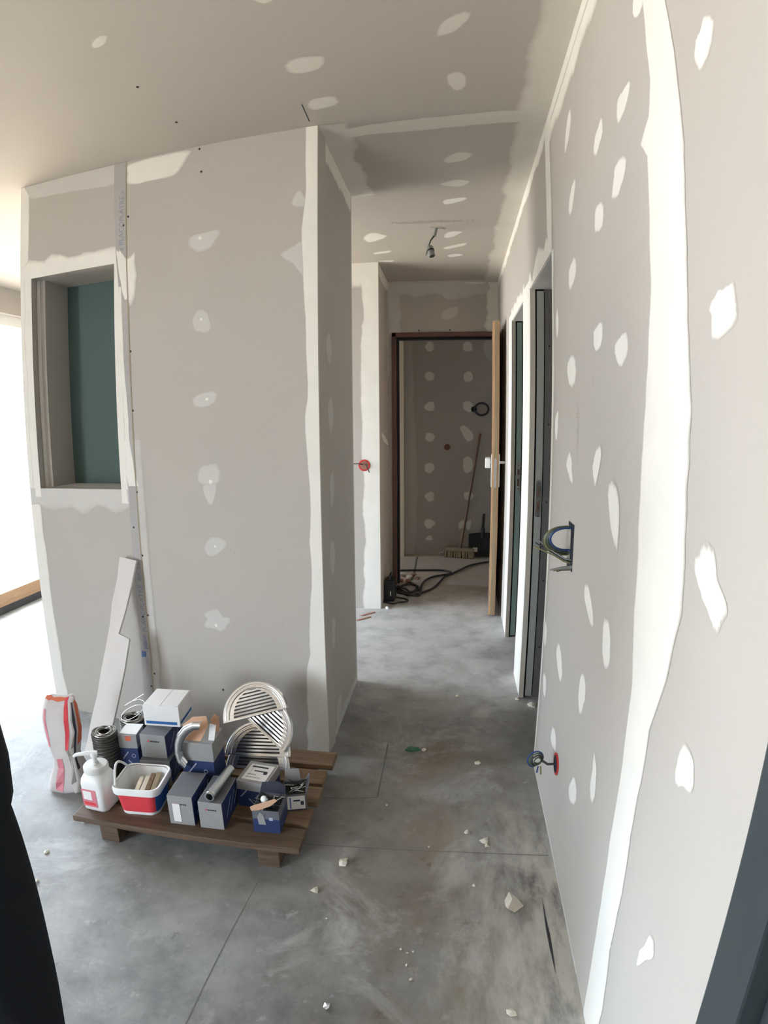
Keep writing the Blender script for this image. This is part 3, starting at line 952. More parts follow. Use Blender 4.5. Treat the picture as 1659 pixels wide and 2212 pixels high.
# leaf: from hinge (x -0.02, YD) to the free edge
hp, fe = Vector((-.026, YD - .02, .012)), Vector((-.069, 3.934, .012))
du = (fe - hp); lw = du.length; du.normalize()
dn = Vector((-du.y, du.x, 0))
if dn.x > 0: dn = -dn          # towards the corridor
LH = 2.04
m = MB(); m.obox(hp - dn * .0225, du * (lw - .004), dn * .045, (0, 0, LH)); leaf = m.build('leaf', 'doorwood', e, bevel=.001)
m = MB(); m.obox(hp + du * (lw - .0038) - dn * .010, du * .0038, dn * .019, (0, 0, LH)); m.build('edge_core', 'doorcore', leaf)
fz = 1.02
fo = fe + du * 0
for s, nm in ((1, 'handle_plate'), (-1, 'handle_plate')):
    base = hp + du * (lw - .062) + dn * (.0225 * s + (.0 if s > 0 else -.007)) + Vector((0, 0, fz - .095 - .012))
    m = MB(); m.obox(base, du * .045, dn * .007, (0, 0, .225)); pl_ = m.build(nm, 'white', leaf, bevel=.002)
    # lever: short neck then a bar
    c = base + du * .022 + Vector((0, 0, .17))
    m = MB(); m.tube([c, c + dn * s * .045], .009, 10); m.build('lever_neck', 'white', pl_, smooth=True)
    if s > 0:
        m = MB(); m.obox(c + dn * .012 - du * .11 - Vector((0, 0, .040)), du * .125, dn * .036, (0, 0, .070)); m.build('lever', 'white', pl_, bevel=.006)
    else:
        m = MB(); m.tube([c - dn * .045, c - dn * .05 - du * .05, c - dn * .046 - du * .115], [.010, .009, .007], 10); m.build('lever', 'white', pl_, smooth=True)
m = MB(); m.obox(hp + du * (lw + .0002) - dn * .008 + Vector((0, 0, fz + .02)), du * .010, dn * .016, (0, 0, .028)); m.build('latch', 'steel', leaf, bevel=.002)
m = MB(); m.obox(hp + du * (lw + .0002) - dn * .009 + Vector((0, 0, fz - .11)), du * .0012, dn * .018, (0, 0, .20)); m.build('lock_forend', 'steel', leaf)

# --- ceiling joints and spots
DN = (0, 0, -1)
def cz(pts): return [on_z(*p, H) for p in pts]
corner_band(ceiling, (0, .1, H), (0, 2.1, H), (-1, 0, 0), .105, DN, 'fill_ceil', n=26, jit=.08)
corner_band(ceiling, (0, 2.1, H), (0, YD, H), (-1, 0, 0), .105, DN, 'fill_ceil', n=26, jit=.12)
strip(ceiling, cz([(712, 284), (800, 268), (900, 255), (1000, 245), (1100, 237), (1182, 233)]), cz([(725, 302), (800, 291), (900, 283), (1000, 275), (1100, 266), (1182, 262)]), DN, 'fill_ceil', sub=8)
corner_band(ceiling, (XC, YF, H), (XC, YR, H), (1, 0, 0), .11, DN, 'fill_ceil', n=12)
corner_band(ceiling, (XP, YD, H), (0, YD, H), (0, -1, 0), .07, DN, 'fill_ceil', n=12)
ZA = lambda q: zoom(640, 200, .3617, q)
for q in ([(617, 140), (640, 125), (695, 122), (700, 135), (690, 148), (655, 158), (625, 155)], [(665, 225), (680, 213), (722, 208), (730, 222), (712, 230), (675, 237)],
          [(535, -8), (560, -14), (595, -6), (570, 7)], [(945, 70), (960, 45), (1005, 25), (1015, 35), (985, 65), (950, 77)],
          [(965, 165), (985, 155), (1005, 163), (1005, 185), (988, 195), (972, 185)], [(198, 95), (212, 80), (230, 78), (225, 95), (205, 104)],
          [(960, 345), (985, 330), (1020, 331), (1005, 345), (970, 352)], [(950, 398), (985, 388), (1015, 392), (990, 403)],
          ZA([(875, 655), (890, 640), (1000, 625), (1008, 640), (900, 668)]), ZA([(400, 868), (450, 838), (540, 855), (480, 885), (430, 892)]),
          ZA([(885, 850), (920, 830), (990, 830), (930, 862), (890, 865)]), ZA([(890, 922), (1005, 898), (1005, 912), (895, 935)]),
          ZA([(905, 970), (960, 962), (998, 970), (920, 982)]), ZA([(468, 955), (560, 942), (555, 955), (470, 965)]), ZA([(490, 1006), (580, 1001), (570, 1010)])):
    patch(ceiling, cz(q), DN, 'fill_ceil' if q[0][1] < 420 else 'fill', jit=.05, grow=1.12)
ctext('ceiling_stamp', 'PLACOPLATRE BA 13', 'ink', ceiling, on_z(846, 484, H), (1, 0, 0), (0, -1, 0), .05, .0012, 1.0)
screws(ceiling, [(297, 188), (381, 264)], lambda a, b: on_z(a, b, H), DN, .005)
p, q = on_z(652, 226, H), on_z(668, 262, H)
m = MB(); m.tube([p, q], .0015, 6); m.build('board_crack', 'slot', ceiling)

# --- exterior wall with the long glazed opening, window sill, rear wall
m = MB()
m.box(XW - .2, XW, -3.4, 6.1, 2.30, H)
m.box(XW - .2, XW, -3.5, -2.8, 0, 2.30)
m.box(XW - .2, XW, 5.5, 6.1, 0, 2.30)
m.box(XW - .2, XW, 4.1, 5.1, 0, 2.30)
m.box(XW - .2, XW, -.6, 2.05, 0, 2.30)
wall_left = struct(m.build('wall_left', 'board'), 'outer wall around the wide window opening')
m = MB(); m.box(XW - .21, XW + .05, -2.8, 5.5, .065, .165); struct(m.build('trim_1', 'sill'), 'raw brown timber sill plank under the window opening')
m = MB(); m.box(XW - .2, XW + .035, -2.8, 5.5, 0, .065); struct(m.build('trim_2', 'membrane'), 'dark waterproof strip beneath the timber sill')
m = MB(); m.box(XW - .14, XW - .06, -2.8, 5.5, 2.22, 2.30)
for y in (-2.8, -.72, 1.36, 3.44):
    pass
w1 = struct(m.build('window_1', 'lacquer', origin=(XW, 0, 2.2)), 'white head rail of the overexposed window opening')
m = MB(); m.box(-3.95, 1.75, -3.5, -3.3, 0, H)
struct(m.build('wall_behind_camera', 'board'))

# saw cuts and pour joints in the slab
def joint(pts, w=.004):
    P = [on_z(*p, 0) for p in pts]
    A, B = [], []
    for i, p in enumerate(P):
        t = (P[min(i + 1, len(P) - 1)] - P[max(i - 1, 0)]).normalized()
        s = Vector((-t.y, t.x, 0)) * w * .5
        A.append(p - s); B.append(p + s)
    return strip(floor, A, B, (0, 0, 1), 'jointline', 'slab_joint', covs=(1,) * 6, jit=.0, lift=.0002)


joint([(640, 1822), (800, 1832), (1000, 1841), (1185, 1848)], .003)
joint([(560, 1900), (500, 2010), (440, 2130), (395, 2225)], .003)
joint([(838, 1608), (828, 1660), (815, 1722)], .006)
joint([(700, 1724), (760, 1726), (815, 1722)], .004)
patch(floor, [on_z(*p, 0) for p in ((1172, 1945), (1180, 1985), (1190, 2030), (1200, 2100), (1190, 2060), (1180, 2010))], (0, 0, 1), 'gouge', 'floor_gouge', jit=.05)
joint(zoom(740, 900, .3134, [(515, 965), (490, 1100), (470, 1135)]), .02)


# ================================================================== THINGS
# --- pallet
ZP = 0.10
pal = tag(empty('pallet', (-1.19, 1.68, 0)), 'low brown wooden pallet carrying boxes beside the niche wall', 'pallet')
for x0, x1 in ((-1.505, -1.435), (-.935, -.865)):
    m = MB(); m.box(x0, x1, 1.41, 1.955, 0, .078); m.build('bearer', 'palletdark', pal, bevel=.003)
PLK = [(1.392, 1.490, -1.590, -.793, .004), (1.512, 1.602, -1.565, -.795, 0), (1.632, 1.722, -1.57, -.79, .003), (1.745, 1.832, -1.56, -.797, -.002), (1.860, 1.955, -1.575, -.785, .004)]
for i, (y0, y1, x0, x1, sk) in enumerate(PLK):
    m = MB(); m.hexa([(x0, y0 - sk, .078), (x1, y0 + sk, .078), (x1, y1 + sk, .078), (x0, y1 - sk, .078), (x0, y0 - sk, ZP), (x1, y0 + sk, ZP), (x1, y1 + sk, ZP), (x0, y1 - sk, ZP)])
    m.build('plank', 'palletdark' if i == 0 else 'pallet', pal, bevel=.003)


# --- cartons of fixings
def height_at(px, py, a, b, base):
    """height of a pixel on the vertical plane through the edge a-b"""
    n = Vector(((b - a).y, -(b - a).x, 0)).normalized()
    return hit(px, py, a, n).z - base


def carton(name, label, a, b, z, h, depth, style, cat='box', logo=True):
    """a, b: foot of the front face left / right (world)"""
    a, b = Vector((a.x, a.y, z)), Vector((b.x, b.y, z))
    u = (b - a); w = u.length; u.normalize()
    v = Vector((-u.y, u.x, 0))
    e = tag(empty(name, a + u * w / 2 + v * depth / 2), label, cat, None)
    k = Vector((0, 0, 1))
    nf = -v
    if style == 'white':
        m = MB(); m.obox(a, u * w, v * depth, k * h); body = m.build('body', 'offwhite', e, bevel=.0015)
        m = MB(); m.obox(a + u * w * .06 + k * h * .10 + nf * .0003, u * w * .86, nf * .0004, k * h * .14); m.build('printed_stripe', 'blueprint', body)
        m = MB(); m.obox(a + u * (w + .0003) + v * depth * .05 + k * h * .10, u * .0004, v * depth * .85, k * h * .14); m.build('printed_stripe', 'blueprint', body)
        c = a + u * w * .5 + k * (h + .0004)
        for s, x0 in ((0, .004), (1, w * .5 + .0012)):
            m = MB(); m.obox(a + u * x0 + v * .003 + k * h, u * (w * .5 - .0052), v * (depth - .006), k * .0022); m.build('lid_flap', 'offwhite', e, bevel=.0006)
    elif style == 'lying':
        m = MB(); m.obox(a, u * w, v * depth, k * h, (1, 2, 0, 1, 0, 1)); body = m.build('body', ['greycard', 'navy', 'darkgreycard'], e, bevel=.0015)
        o = a + u * w * .30 + k * h * .70 + nf * .0003
        m = MB(); m.obox(o, u * w * .06, nf * .0004, k * w * .07); m.build('logo_mark', 'redprint', body)
        for q in range(5):
            m = MB(); m.obox(o + u * w * (.10 + q * .075), u * w * .055, nf * .0004, k * w * .06); m.build('logo_letter', 'print', body)
        for q in range(3):
            o = a + u * (w + .0003) + v * depth * (.2 + .25 * q) + k * h * .25
            m = MB(); m.hexa([o, o + u * .0004, o + u * .0004 + v * .004, o + v * .004, o + v * .05 + k * h * .5, o + v * .05 + k * h * .5 + u * .0004, o + v * .054 + k * h * .5 + u * .0004, o + v * .054 + k * h * .5]); m.build('printed_screw', 'lightprint', body)
    elif style == 'upright':
        hs = h * .34
        m = MB(); m.obox(a, u * w, v * depth, k * (h - hs)); body = m.build('body', 'navy', e, bevel=.0015)
        m = MB(); m.obox(a - u * .0012 - v * .0012 + k * (h - hs), u * (w + .0024), v * (depth + .0024), k * hs); lid = m.build('lid', 'greycard', e, bevel=.0015)
        for x, zz, ang, ln in ((.12, .55, .9, .55), (.36, .50, -.8, .62), (.60, .22, .7, .45)):
            o = a + u * w * x + k * (h - hs) * zz + nf * .0004
            d = u * math.cos(ang) + k * math.sin(ang)
            pdir = k * math.cos(ang) - u * math.sin(ang)
            ln2 = min(ln * w, (h - hs) * .8)
            m = MB(); m.prism([o, o + d * ln2, o + d * ln2 + pdir * .004, o + pdir * .004], nf * .0003); m.build('printed_screw', 'lightprint', body)
        m = MB(); m.tube([a + u * w * .72 + k * (h - hs) * .70 + nf * .0004 + u * .007 * math.cos(t) + k * .007 * math.sin(t) for t in [2 * PI * i / 12 for i in range(12)]], .0012, 5, closed=True); m.build('printed_ring', 'lightprint', body)
    return e, a, u, v, w


def pxbox(name, label, bl, br, z, top, depth, style, **kw):
    a, b = on_z(*bl, z), on_z(*br, z)
    h = height_at(*top, a, b, z)
    r = carton(name, label, a, b, z, h, depth, style, **kw)
    return r, z + h


(rB3, z3) = pxbox('screw_box', 'grey carton with torn round white flap at the foot of the stack', (309, 1690), (373, 1694), ZP, (340, 1645), .15, 'lying')
eB3, a, u, v, w = rB3
k = UPV
pts = [a + u * w * (.05 + .0) + k * .002]
m = MB()
ring = [(-.02, 0), (.62, 0)] + [(.62 - .28 * (1 - math.cos(t)), .55 * math.sin(t) + .0) for t in (.5, .9, 1.3)] + [(.12, .62), (-.02, .5)]
m.prism([a + u * w * (x - .12) + k * (.003 + w * y * .9) - v * .006 for x, y in ring], -v * .0015)
m.build('torn_flap', 'offwhite', eB3)
(rB2, z2) = pxbox('screw_box', 'grey fronted navy carton directly beneath the white box', (308, 1634), (362, 1640), z3, (333, 1589), .15, 'lying')
(rB1, z1) = pxbox('carton_box', 'white cardboard box with a dark blue stripe topping the stack', (313, 1566), (390, 1571), z2, (347, 1526), .14, 'white')
(rB4, z4) = pxbox('screw_box', 'upright navy carton with grey lid beside the wire spool', (268, 1668), (306, 1670), ZP, (279, 1588), .07, 'upright')
e, a, u, v, w = rB4
m = MB(); m.obox(a + k * (z4 - ZP + .0006) + v * .006 + u * .004, u * (w * .95), v * .075, k * .002); m.build('paper_leaflet', 'white', e)
m = MB(); m.obox(a + k * (z4 - ZP - .024) + u * w * .4 - v * .0016, u * (w * .3), -v * .0004, k * .02); m.build('colour_sticker', 'orange', e)
(rB6, z6) = pxbox('screw_box', 'closed grey carton on the front pallet plank, its end scuffed white', (369, 1778), (422, 1784), ZP, (396, 1722), .14, 'lying')
e, a, u, v, w = rB6
m = MB(); m.obox(a + u * w * .18 + k * .012 - v * .0009, u * w * .30, -v * .0005, k * .07); m.build('scuffed_label', 'offwhite', e)
(rB7, z7) = pxbox('screw_box', 'grey ended carton lying under the metal tube', (434, 1787), (485, 1793), ZP, (456, 1735), .15, 'lying')
# box behind with the open kraft flap
A5, B5 = Vector((-1.262, 1.605, ZP)), Vector((-1.145, 1.612, ZP))
h5 = on_y(424, 1606, 1.606).z - ZP
rB5 = carton('screw_box', 'navy carton with grey lid and raised brown kraft flap', A5, B5, ZP, h5, .11, 'upright')
e, a, u, v, w = rB5
m = MB(); o = a + k * h5 + v * .01
m.prism([o + u * x * w + k * y + v * d for x, y, d in ((.02, .001, .002), (.62, .002, .0), (.86, .055, .02), (.78, .085, .03), (.35, .078, .026), (.06, .05, .018))], v * .002)
m.build('kraft_flap', 'kraft', e)
m = MB(); m.prism([o + u * x * w + k * y + v * d for x, y, d in ((.72, .002, .07), (1.0, .002, .07), (1.02, .055, .078), (.88, .066, .08), (.76, .05, .078))], v * .002); m.build('kraft_flap', 'kraft', e)
m = MB(); m.prism([o + u * x * w + k * y + v * d for x, y, d in ((.84, .002, .01), (1.02, .002, .01), (1.12, .062, .012), (.93, .066, .012))], v * .002); m.build('label_flap', 'offwhite', e)
# box with the big white label on its lid
a8, b8 = Vector((-1.052, 1.575, ZP)), Vector((-.945, 1.565, ZP))
h8 = on_y(527, 1688, 1.57).z - ZP
rB8 = carton('screw_box', 'navy carton with a large white printed label on its lid', a8, b8, ZP, h8, .12, 'upright')
e, a, u, v, w = rB8
o = a + k * (h8 + .0006)
m = MB(); m.obox(o + u * w * .12 + v * .012, u * w * .80, v * .092, k * .0006); lab = m.build('paper_label', 'offwhite', e)
for x, y, ww, hh, mt in ((.20, .085, .55, .008, 'print'), (.36, .062, .45, .006, 'print'), (.70, .050, .12, .014, 'print'), (.20, .04, .30, .005, 'ink'), (.20, .025, .5, .004, 'ink'), (.26, .016, .006, .085, 'blueprint')):
    m = MB(); m.obox(o + u * w * x + v * y + k * .0008, u * w * ww, v * hh, k * .0003); m.build('label_print', mt, lab)


def open_box(name, label, bl, br, z, top, depth, low, flaps):
    a, b = on_z(*bl, z), on_z(*br, z)
    h = height_at(*top, a, b, z)
    u = (b - a); w = u.length; u.normalize(); v = Vector((-u.y, u.x, 0))
    e = tag(empty(name, a + u * w / 2 + v * depth / 2), label, 'box')
    t = .002
    m = MB()
    for o, uu, vv in ((a, u * w, v * t), (a + v * (depth - t), u * w, v * t), (a + v * t, u * t, v * (depth - 2 * t)), (a + v * t + u * (w - t), u * t, v * (depth - 2 * t))):
        m.obox(o, uu, vv, k * h * low)
    m.obox(a + u * t + v * t, u * (w - 2 * t), v * (depth - 2 * t), k * t)
    m.build('body', 'navy', e)
    m = MB()
    for o, uu, vv in ((a - v * .0008, u * w, v * t), (a + v * (depth - t), u * w, v * t), (a + v * t, u * t, v * (depth - 2 * t)), (a + v * t + u * (w - t), u * t, v * (depth - 2 * t))):
        m.obox(o + k * h * low, uu, vv, k * h * (1 - low))
    m.build('rim', 'darkgreycard', e)
    return e, a, u, v, w, h


eb9, a, u, v, w, h9 = open_box('open_screw_box', 'torn navy carton full of black screws on the front plank', (549, 1796), (606, 1801), ZP, (577, 1752), .10, .62, 0)
m = MB(); m.prism([a + u * w * x + k * (h9 + y) - v * .003 for x, y in ((-.02, -.002), (.30, .004), (.72, .022), (1.0, .045), (.9, .05), (.5, .034), (.1, .02), (-.05, .012))], v * .002); m.build('torn_lid', 'kraft', eb9)
m = MB(); m.prism([a + u * w * x + v * (.097 + y * .12) + k * (h9 + y) for x, y in ((0, -.002), (1, -.002), (1.0, .03), (.7, .042), (.1, .035))], v * .002); m.build('rear_flap', 'print', eb9)
m = MB(); m.prism([a + u * w * x - v * .0012 + k * (.012 + y) for x, y in ((.22, .02), (.5, .02), (.42, .055), (.3, .068), (.18, .05))], -v * .0004); m.build('torn_patch', 'greycard', eb9)
m = MB(); m.obox(a + u * w * .62 + k * .05 - v * .0012, u * .012, -v * .0004, k * .012); m.build('printed_ring', 'lightprint', eb9)
# loose black screws: one mesh shared
m = MB()
m.lathe([(.0042, 0), (.0042, .001), (.0016, .0035), (.0016, .026), (.0002, .034)], (0, 0, 0), (0, 0, 1), 8)
sc_me = m.build('drywall_screw_master', 'black').data
bpy.data.objects.remove(bpy.data.objects['drywall_screw_master'])
m = MB(); m.lathe([(.0042, 0), (.0042, .001), (.0016, .0035), (.0016, .026), (.0002, .034)], (0, 0, 0), (0, 0, 1), 8)
sc_me2 = m.build('zinc_screw_master', 'galv').data
bpy.data.objects.remove(bpy.data.objects['zinc_screw_master'])


def scatter_screws(n, a, u, v, w, depth, z0, z1, label, group, mixm=.2):
    for i in range(n):
        o = bpy.data.objects.new('drywall_screw', sc_me2 if random.random() < mixm else sc_me)
        C.objects.link(o)
        t = i / max(1, n - 1)
        o.location = a + u * w * random.uniform(.22, .78) + v * depth * random.uniform(.25, .75) + k * (z0 + (z1 - z0) * t)
        o.rotation_euler = (random.uniform(1.1, 1.9), random.uniform(-.4, .4), random.uniform(0, 6.28))
        tag(o, label, 'screw', group)


m = MB(); m.obox(a + u * .004 + v * .004 + k * .004, u * (w - .008), v * .092, k * (h9 - .022)); fl_ = m.build('screw_fill', 'black', eb9)
scatter_screws(34, a, u, v, w, .10, h9 - .016, h9 + .010, 'small screw heaped in the torn navy carton', 'screws in the torn navy carton', .3)
p = a + u * w * .42 + v * .02 + k * (h9 + .03)
m = MB(); m.lathe([(.011, 0), (.011, .002), (.008, .006), (.004, .007)], p, (-.2, -.75, .6), 16)
m.lathe([(.004, -.02), (.004, 0)], p, (-.2, -.75, .6), 10)
tag(m.build('bolt', 'white', smooth=True, origin=p), 'round white headed plug sticking out of the screws', 'plug')
eb10, a, u, v, w, h10 = open_box('open_screw_box', 'small grey open carton with a white label beside the torn navy carton', (616, 1752), (664, 1748), ZP, (640, 1716), .085, .05, 0)
m = MB(); m.obox(a + u * w * .12 + k * .006 - v * .0014, u * w * .8, -v * .0005, k * (h10 - .012)); lab = m.build('paper_label', 'offwhite', eb10)
for x, y, ww, hh, mt in ((.40, .6, .3, .12, 'print'), (.24, .05, .05, .85, 'blueprint'), (.72, .3, .14, .3, 'print')):
    m = MB(); m.obox(a + u * w * x + k * (.006 + y * (h10 - .012)) - v * .0022, u * w * ww, -v * .0003, k * hh * (h10 - .012)); m.build('label_print', mt, lab)
m = MB(); m.prism([a + u * w * x + v * (.080 + y * .05) + k * (h10 + y) for x, y in ((.05, -.002), (.8, -.002), (.75, .045), (.1, .05))], v * .002); m.build('raised_flap', 'greycard', eb10)
m = MB(); m.prism([a + u * (w + y * .5) + v * x * .085 + k * (h10 + y) for x, y in ((.0, -.002), (1, -.002), (.9, .03), (.3, .02))], u * .002); m.build('raised_flap', 'darkgreycard', eb10)
m = MB(); m.obox(a + u * .004 + v * .004 + k * .004, u * (w - .008), v * .077, k * (h10 - .022)); m.build('screw_fill', 'black', eb10)
scatter_screws(16, a, u, v, w, .085, h10 - .016, h10 + .003, 'small dark screw lying in the small grey open carton', 'screws in the small grey carton', .3)

# --- metal tube lying on the carton
a7 = on_z(452, 1722, z7 + .016); b7 = on_z(492, 1660, z7 + .03)
d = (b7 - a7); d.z = 0; d.normalize()
p0 = Vector((a7.x, a7.y, z7 + .0165)); p1 = p0 + d * .165
m = MB()
ax = (p1 - p0).normalized(); L = (p1 - p0).length
m.lathe([(.0125, 0), (.0160, 0), (.0160, L), (.0125, L), (.0125, 0)], p0, ax, 24, cap=False)
tb = tag(empty('metal_tube', p0), 'shiny steel tube lying across a grey carton', 'tube')
m.build('barrel', 'steel', tb, smooth=True)
m = MB(); m.lathe([(.0165, .004), (.0172, .006), (.0172, .012), (.0165, .014)], p0, ax, 24, cap=False); m.build('rolled_end', 'galv', tb, smooth=True)

# --- half-round vent grilles leaning behind the boxes
def grille(label, pa, pb, gp, gn, up_side=1):
    """pa, pb: pixels of the chord ends; gp/gn: leaning plane"""
    gn = Vector(gn).normalized()
    A, B = hit(*pa, gp, gn), hit(*pb, gp, gn)
    c = (A + B) / 2
    ex = (B - A); R = ex.length / 2; ex.normalize()
    ez = gn.cross(ex)
    if ez.z * up_side < 0: ez = -ez
    nn = gn if gn.y < 0 else -gn
    e = tag(empty('vent_grille', c), label, 'grille', None)
    P = lambda x, z, d=0.0: c + ex * x + ez * z + nn * d
    N = 28
    # face plate cut with slots: built as bars between the slots plus an outer annulus
    m = MB()
    r1 = R * .80
    prof = [(R, 0.0), (R, .006), (R * .965, .011), (R * .925, .011), (R * .905, .005), (R * .875, .005), (R * .855, .009), (R * .82, .009), (r1, .004), (r1 * .985, .004)]
    base = len(m.v)
    for i in range(N + 1):
        t = PI * i / N
        for r, d_ in prof:
            m.v.append(P(r * math.cos(t), r * math.sin(t), d_))
    q = len(prof)
    for i in range(N):
        for j in range(q - 1):
            b0 = base + i * q + j
            m.f.append((b0, b0 + 1, b0 + q + 1, b0 + q)); m.mi.append(0)
    m.build('rim', 'galv', e, smooth=True, sharp=25)
    # bars
    m = MB(); m.prism([P(r1 * 1.01 * math.cos(PI * i / 20), r1 * 1.01 * math.sin(PI * i / 20), -.002) for i in range(21)], nn * .0012); m.build('dark_backing', 'coil', e)  # dark plate added behind the bars, painting the gaps as shade
    nb = 8
    step = r1 / nb
    for i in range(nb):
        z0 = step * i + (0 if i == 0 else step * .10)
        z1 = step * (i + 1) - step * .36
        rr = r1 * .995
        if z1 >= rr: continue
        x0 = math.sqrt(max(rr * rr - z0 * z0, 0)); x1 = math.sqrt(max(rr * rr - z1 * z1, 0))
        m = MB()
        m.prism([P(-x0, z0, .0036), P(x0, z0, .0036), P(x1, z1, .0050), P(-x1, z1, .0050)], -nn * .0012)
        m.build('louvre_bar', 'galv', e)
    m = MB(); rr = r1 * .99; th = [PI * i / 16 for i in range(17)]
    sideL = [P(-r1 * .985 * math.cos(t), r1 * .985 * math.sin(t), .004) for t in th]
    # solid end plates left and right of the slots
    for s in (-1, 1):
        m = MB(); inner, outer = [], []
        for i in range(13):
            z = r1 * .985 * i / 12 * .97
            xo = math.sqrt(max((r1 * .99) ** 2 - z * z, 0)); xi = max(0.0, xo - r1 * (.16 - .02 * i / 12))
            outer.append(P(s * xo, z, .0048)); inner.append(P(s * xi, z, .0048))
        for i in range(12):
            m.quad(inner[i], outer[i], outer[i + 1], inner[i + 1])
        m.build('end_plate', 'galv', e)
    m = MB(); m.prism([P(-R, -.002, .0), P(R, -.002, .0), P(R, .004, .0), P(-R, .004, .0)], nn * .008); m.build('straight_edge', 'galv', e)
    return e


GN = Vector((0, -math.cos(.60), math.sin(.60)))
GP = Vector((-1.05, 1.795, ZP + .006))
grille('half-round galvanised vent grille propped highest on the others, slots nearly level', (484, 1562), (624, 1528), GP - Vector((0, .057, 0)), GN)
grille('half-round vent grille tilted so its slots run steeply down', (513, 1531), (616, 1626), GP - Vector((0, .038, 0)), GN)
grille('half-round vent grille with level slots, beneath the steeply tilted grille', (487, 1629), (629, 1634), GP - Vector((0, .019, 0)), GN)
grille('lowest half-round vent grille, mostly hidden behind the labelled carton', (490, 1656), (627, 1663), GP, GN)
# bent half ring
p = [on_y(x, y, 1.60) for x, y in ((437, 1560), (418, 1560), (402, 1568), (390, 1582), (384, 1602), (384, 1622), (390, 1640), (402, 1654))]
e = tag(empty('metal_half_ring', p[-1]), 'shiny bent half ring of sheet metal beside the kraft flap', 'metal ring')
m = MB()
dense = []
for i in range(len(p) - 1):
    for q in range(4): dense.append(p[i].lerp(p[i + 1], q / 4))
dense.append(p[-1])
cc = Vector((sum(q.x for q in p) / len(p) + .05, 1.60, sum(q.z for q in p) / len(p)))
nP = 7
for q in dense:
    rad = (q - cc); rad.y = 0; rad.normalize()
    for (dr, dy) in ((0, 0), (.006, -.006), (.004, -.014), (-.004, -.018), (-.012, -.016), (-.022, -.012), (-.026, -.004)):
        m.v.append(q + rad * dr + Vector((0, dy - .004, 0)))
for i in range(len(dense) - 1):
    for j in range(nP - 1):
        b0 = i * nP + j; m.f.append((b0, b0 + 1, b0 + nP + 1, b0 + nP)); m.mi.append(0)
ring_o = m.build('ring_rim', 'galv', e, smooth=True, sharp=60)
m = MB(); m.tube([q + Vector((0, -.002, 0)) for q in dense], .0025, 6); m.build('rolled_edge', 'galv', e, smooth=True)

# --- wire spools
def spool(name, label, c, r, h, hole):
    e = tag(empty(name, c), label, 'wire spool')
    m = MB(); m.lathe([(hole, 0), (r, 0), (r * 1.02, h * .5), (r * .98, h), (hole, h), (hole, 0)], c, (0, 0, 1), 28, cap=False); m.build('winding_core', 'coil', e, smooth=True)
    n = 15
    for i in range(n):
        m = MB(); z = h * (i + .5) / n
        m.tube([c + Vector((r * .985 * math.cos(t), r * .985 * math.sin(t), z + .003 * math.sin(2 * t + i))) for t in [2 * PI * q / 24 for q in range(24)]], h / n * .34, 6, closed=True)
        m.build('wire_turn', 'coil', e, smooth=True)
    for i in range(5):
        m = MB(); rr = hole + (r - hole) * (i + .6) / 5
        m.tube([c + Vector((rr * math.cos(t), rr * math.sin(t), h + .002 + .003 * math.sin(t * 2 + i * 1.7))) for t in [2 * PI * q / 24 for q in range(24)]], .0022, 5, closed=True)
        m.build('loose_turn', 'wire', e, smooth=True)
    return e


c1 = on_z(243, 1672, ZP); c1 = Vector((c1.x - .012, c1.y + .01, ZP))
h1 = on_y(240, 1582, c1.y).z - ZP
spool('wire_spool', 'dark coil of tie wire with shiny top turns behind the bucket', c1, .046, h1, .02)
c2 = on_z(282, 1556, ZP + .15); c2 = Vector((c2.x - .01, min(c2.y + .03, 1.90), ZP))
spool('wire_spool', 'dark coil of tie wire next to the foot of the white offcut, behind the leaflet', c2, .05, .145, .024)
m = MB()
lp = []
cc = c2 + Vector((.02, -.02, .17))
for i in range(40):
    t = i / 39 * 2 * PI * 1.4
    lp.append(cc + Vector((.055 * math.cos(t), .03 * math.sin(t), .03 * math.sin(t + .8) + .0008 * i)))
lp.append(lp[-1] + Vector((.08, .02, .05)))
m.tube([c2 + Vector((.03, 0, .147))] + lp, .0013, 5)
tag(m.build('loose_wire', 'wire', smooth=True, origin=c2 + Vector((0, 0, .147))), 'thin springy loop of loose tie wire above the coils', 'wire')
m = MB()
q0 = c1 + Vector((.0, -.046, .08)); m.tube([q0, q0 + Vector((-.02, -.03, -.01)), on_y(225, 1650, c1.y - .1), on_y(210, 1655, c1.y - .14)], .0011, 5)
tag(m.build('loose_wire', 'wire', smooth=True, origin=q0), 'stray end of tie wire reaching towards the pump bottle', 'wire')


# --- bucket with red and blue label
def rrect(cx, cy, w, d, r, z, u, v, n=6):
    out = []
    for sx, sy, a0 in ((1, 1, 0), (-1, 1, PI / 2), (-1, -1, PI), (1, -1, 1.5 * PI)):
        for i in range(n + 1):
            a = a0 + PI / 2 * i / n
            x = sx * (w / 2 - r) + r * math.cos(a)
            y = sy * (d / 2 - r) + r * math.sin(a)
            out.append(Vector((cx, cy, z)) + u * x + v * y)
    return out


def loft(m, rings, mi=0, cap0=False, cap1=False):
    n = len(rings[0])
    b = len(m.v)
    for r in rings: m.v += r
    for i in range(len(rings) - 1):
        for j in range(n):
            j2 = (j + 1) % n
            m.f.append((b + i * n + j, b + i * n + j2, b + (i + 1) * n + j2, b + (i + 1) * n + j)); m.mi.append(mi)
    if cap0: m.f.append(tuple(b + j for j in reversed(range(n)))); m.mi.append(mi)
    if cap1: m.f.append(tuple(b + (len(rings) - 1) * n + j for j in range(n))); m.mi.append(mi)


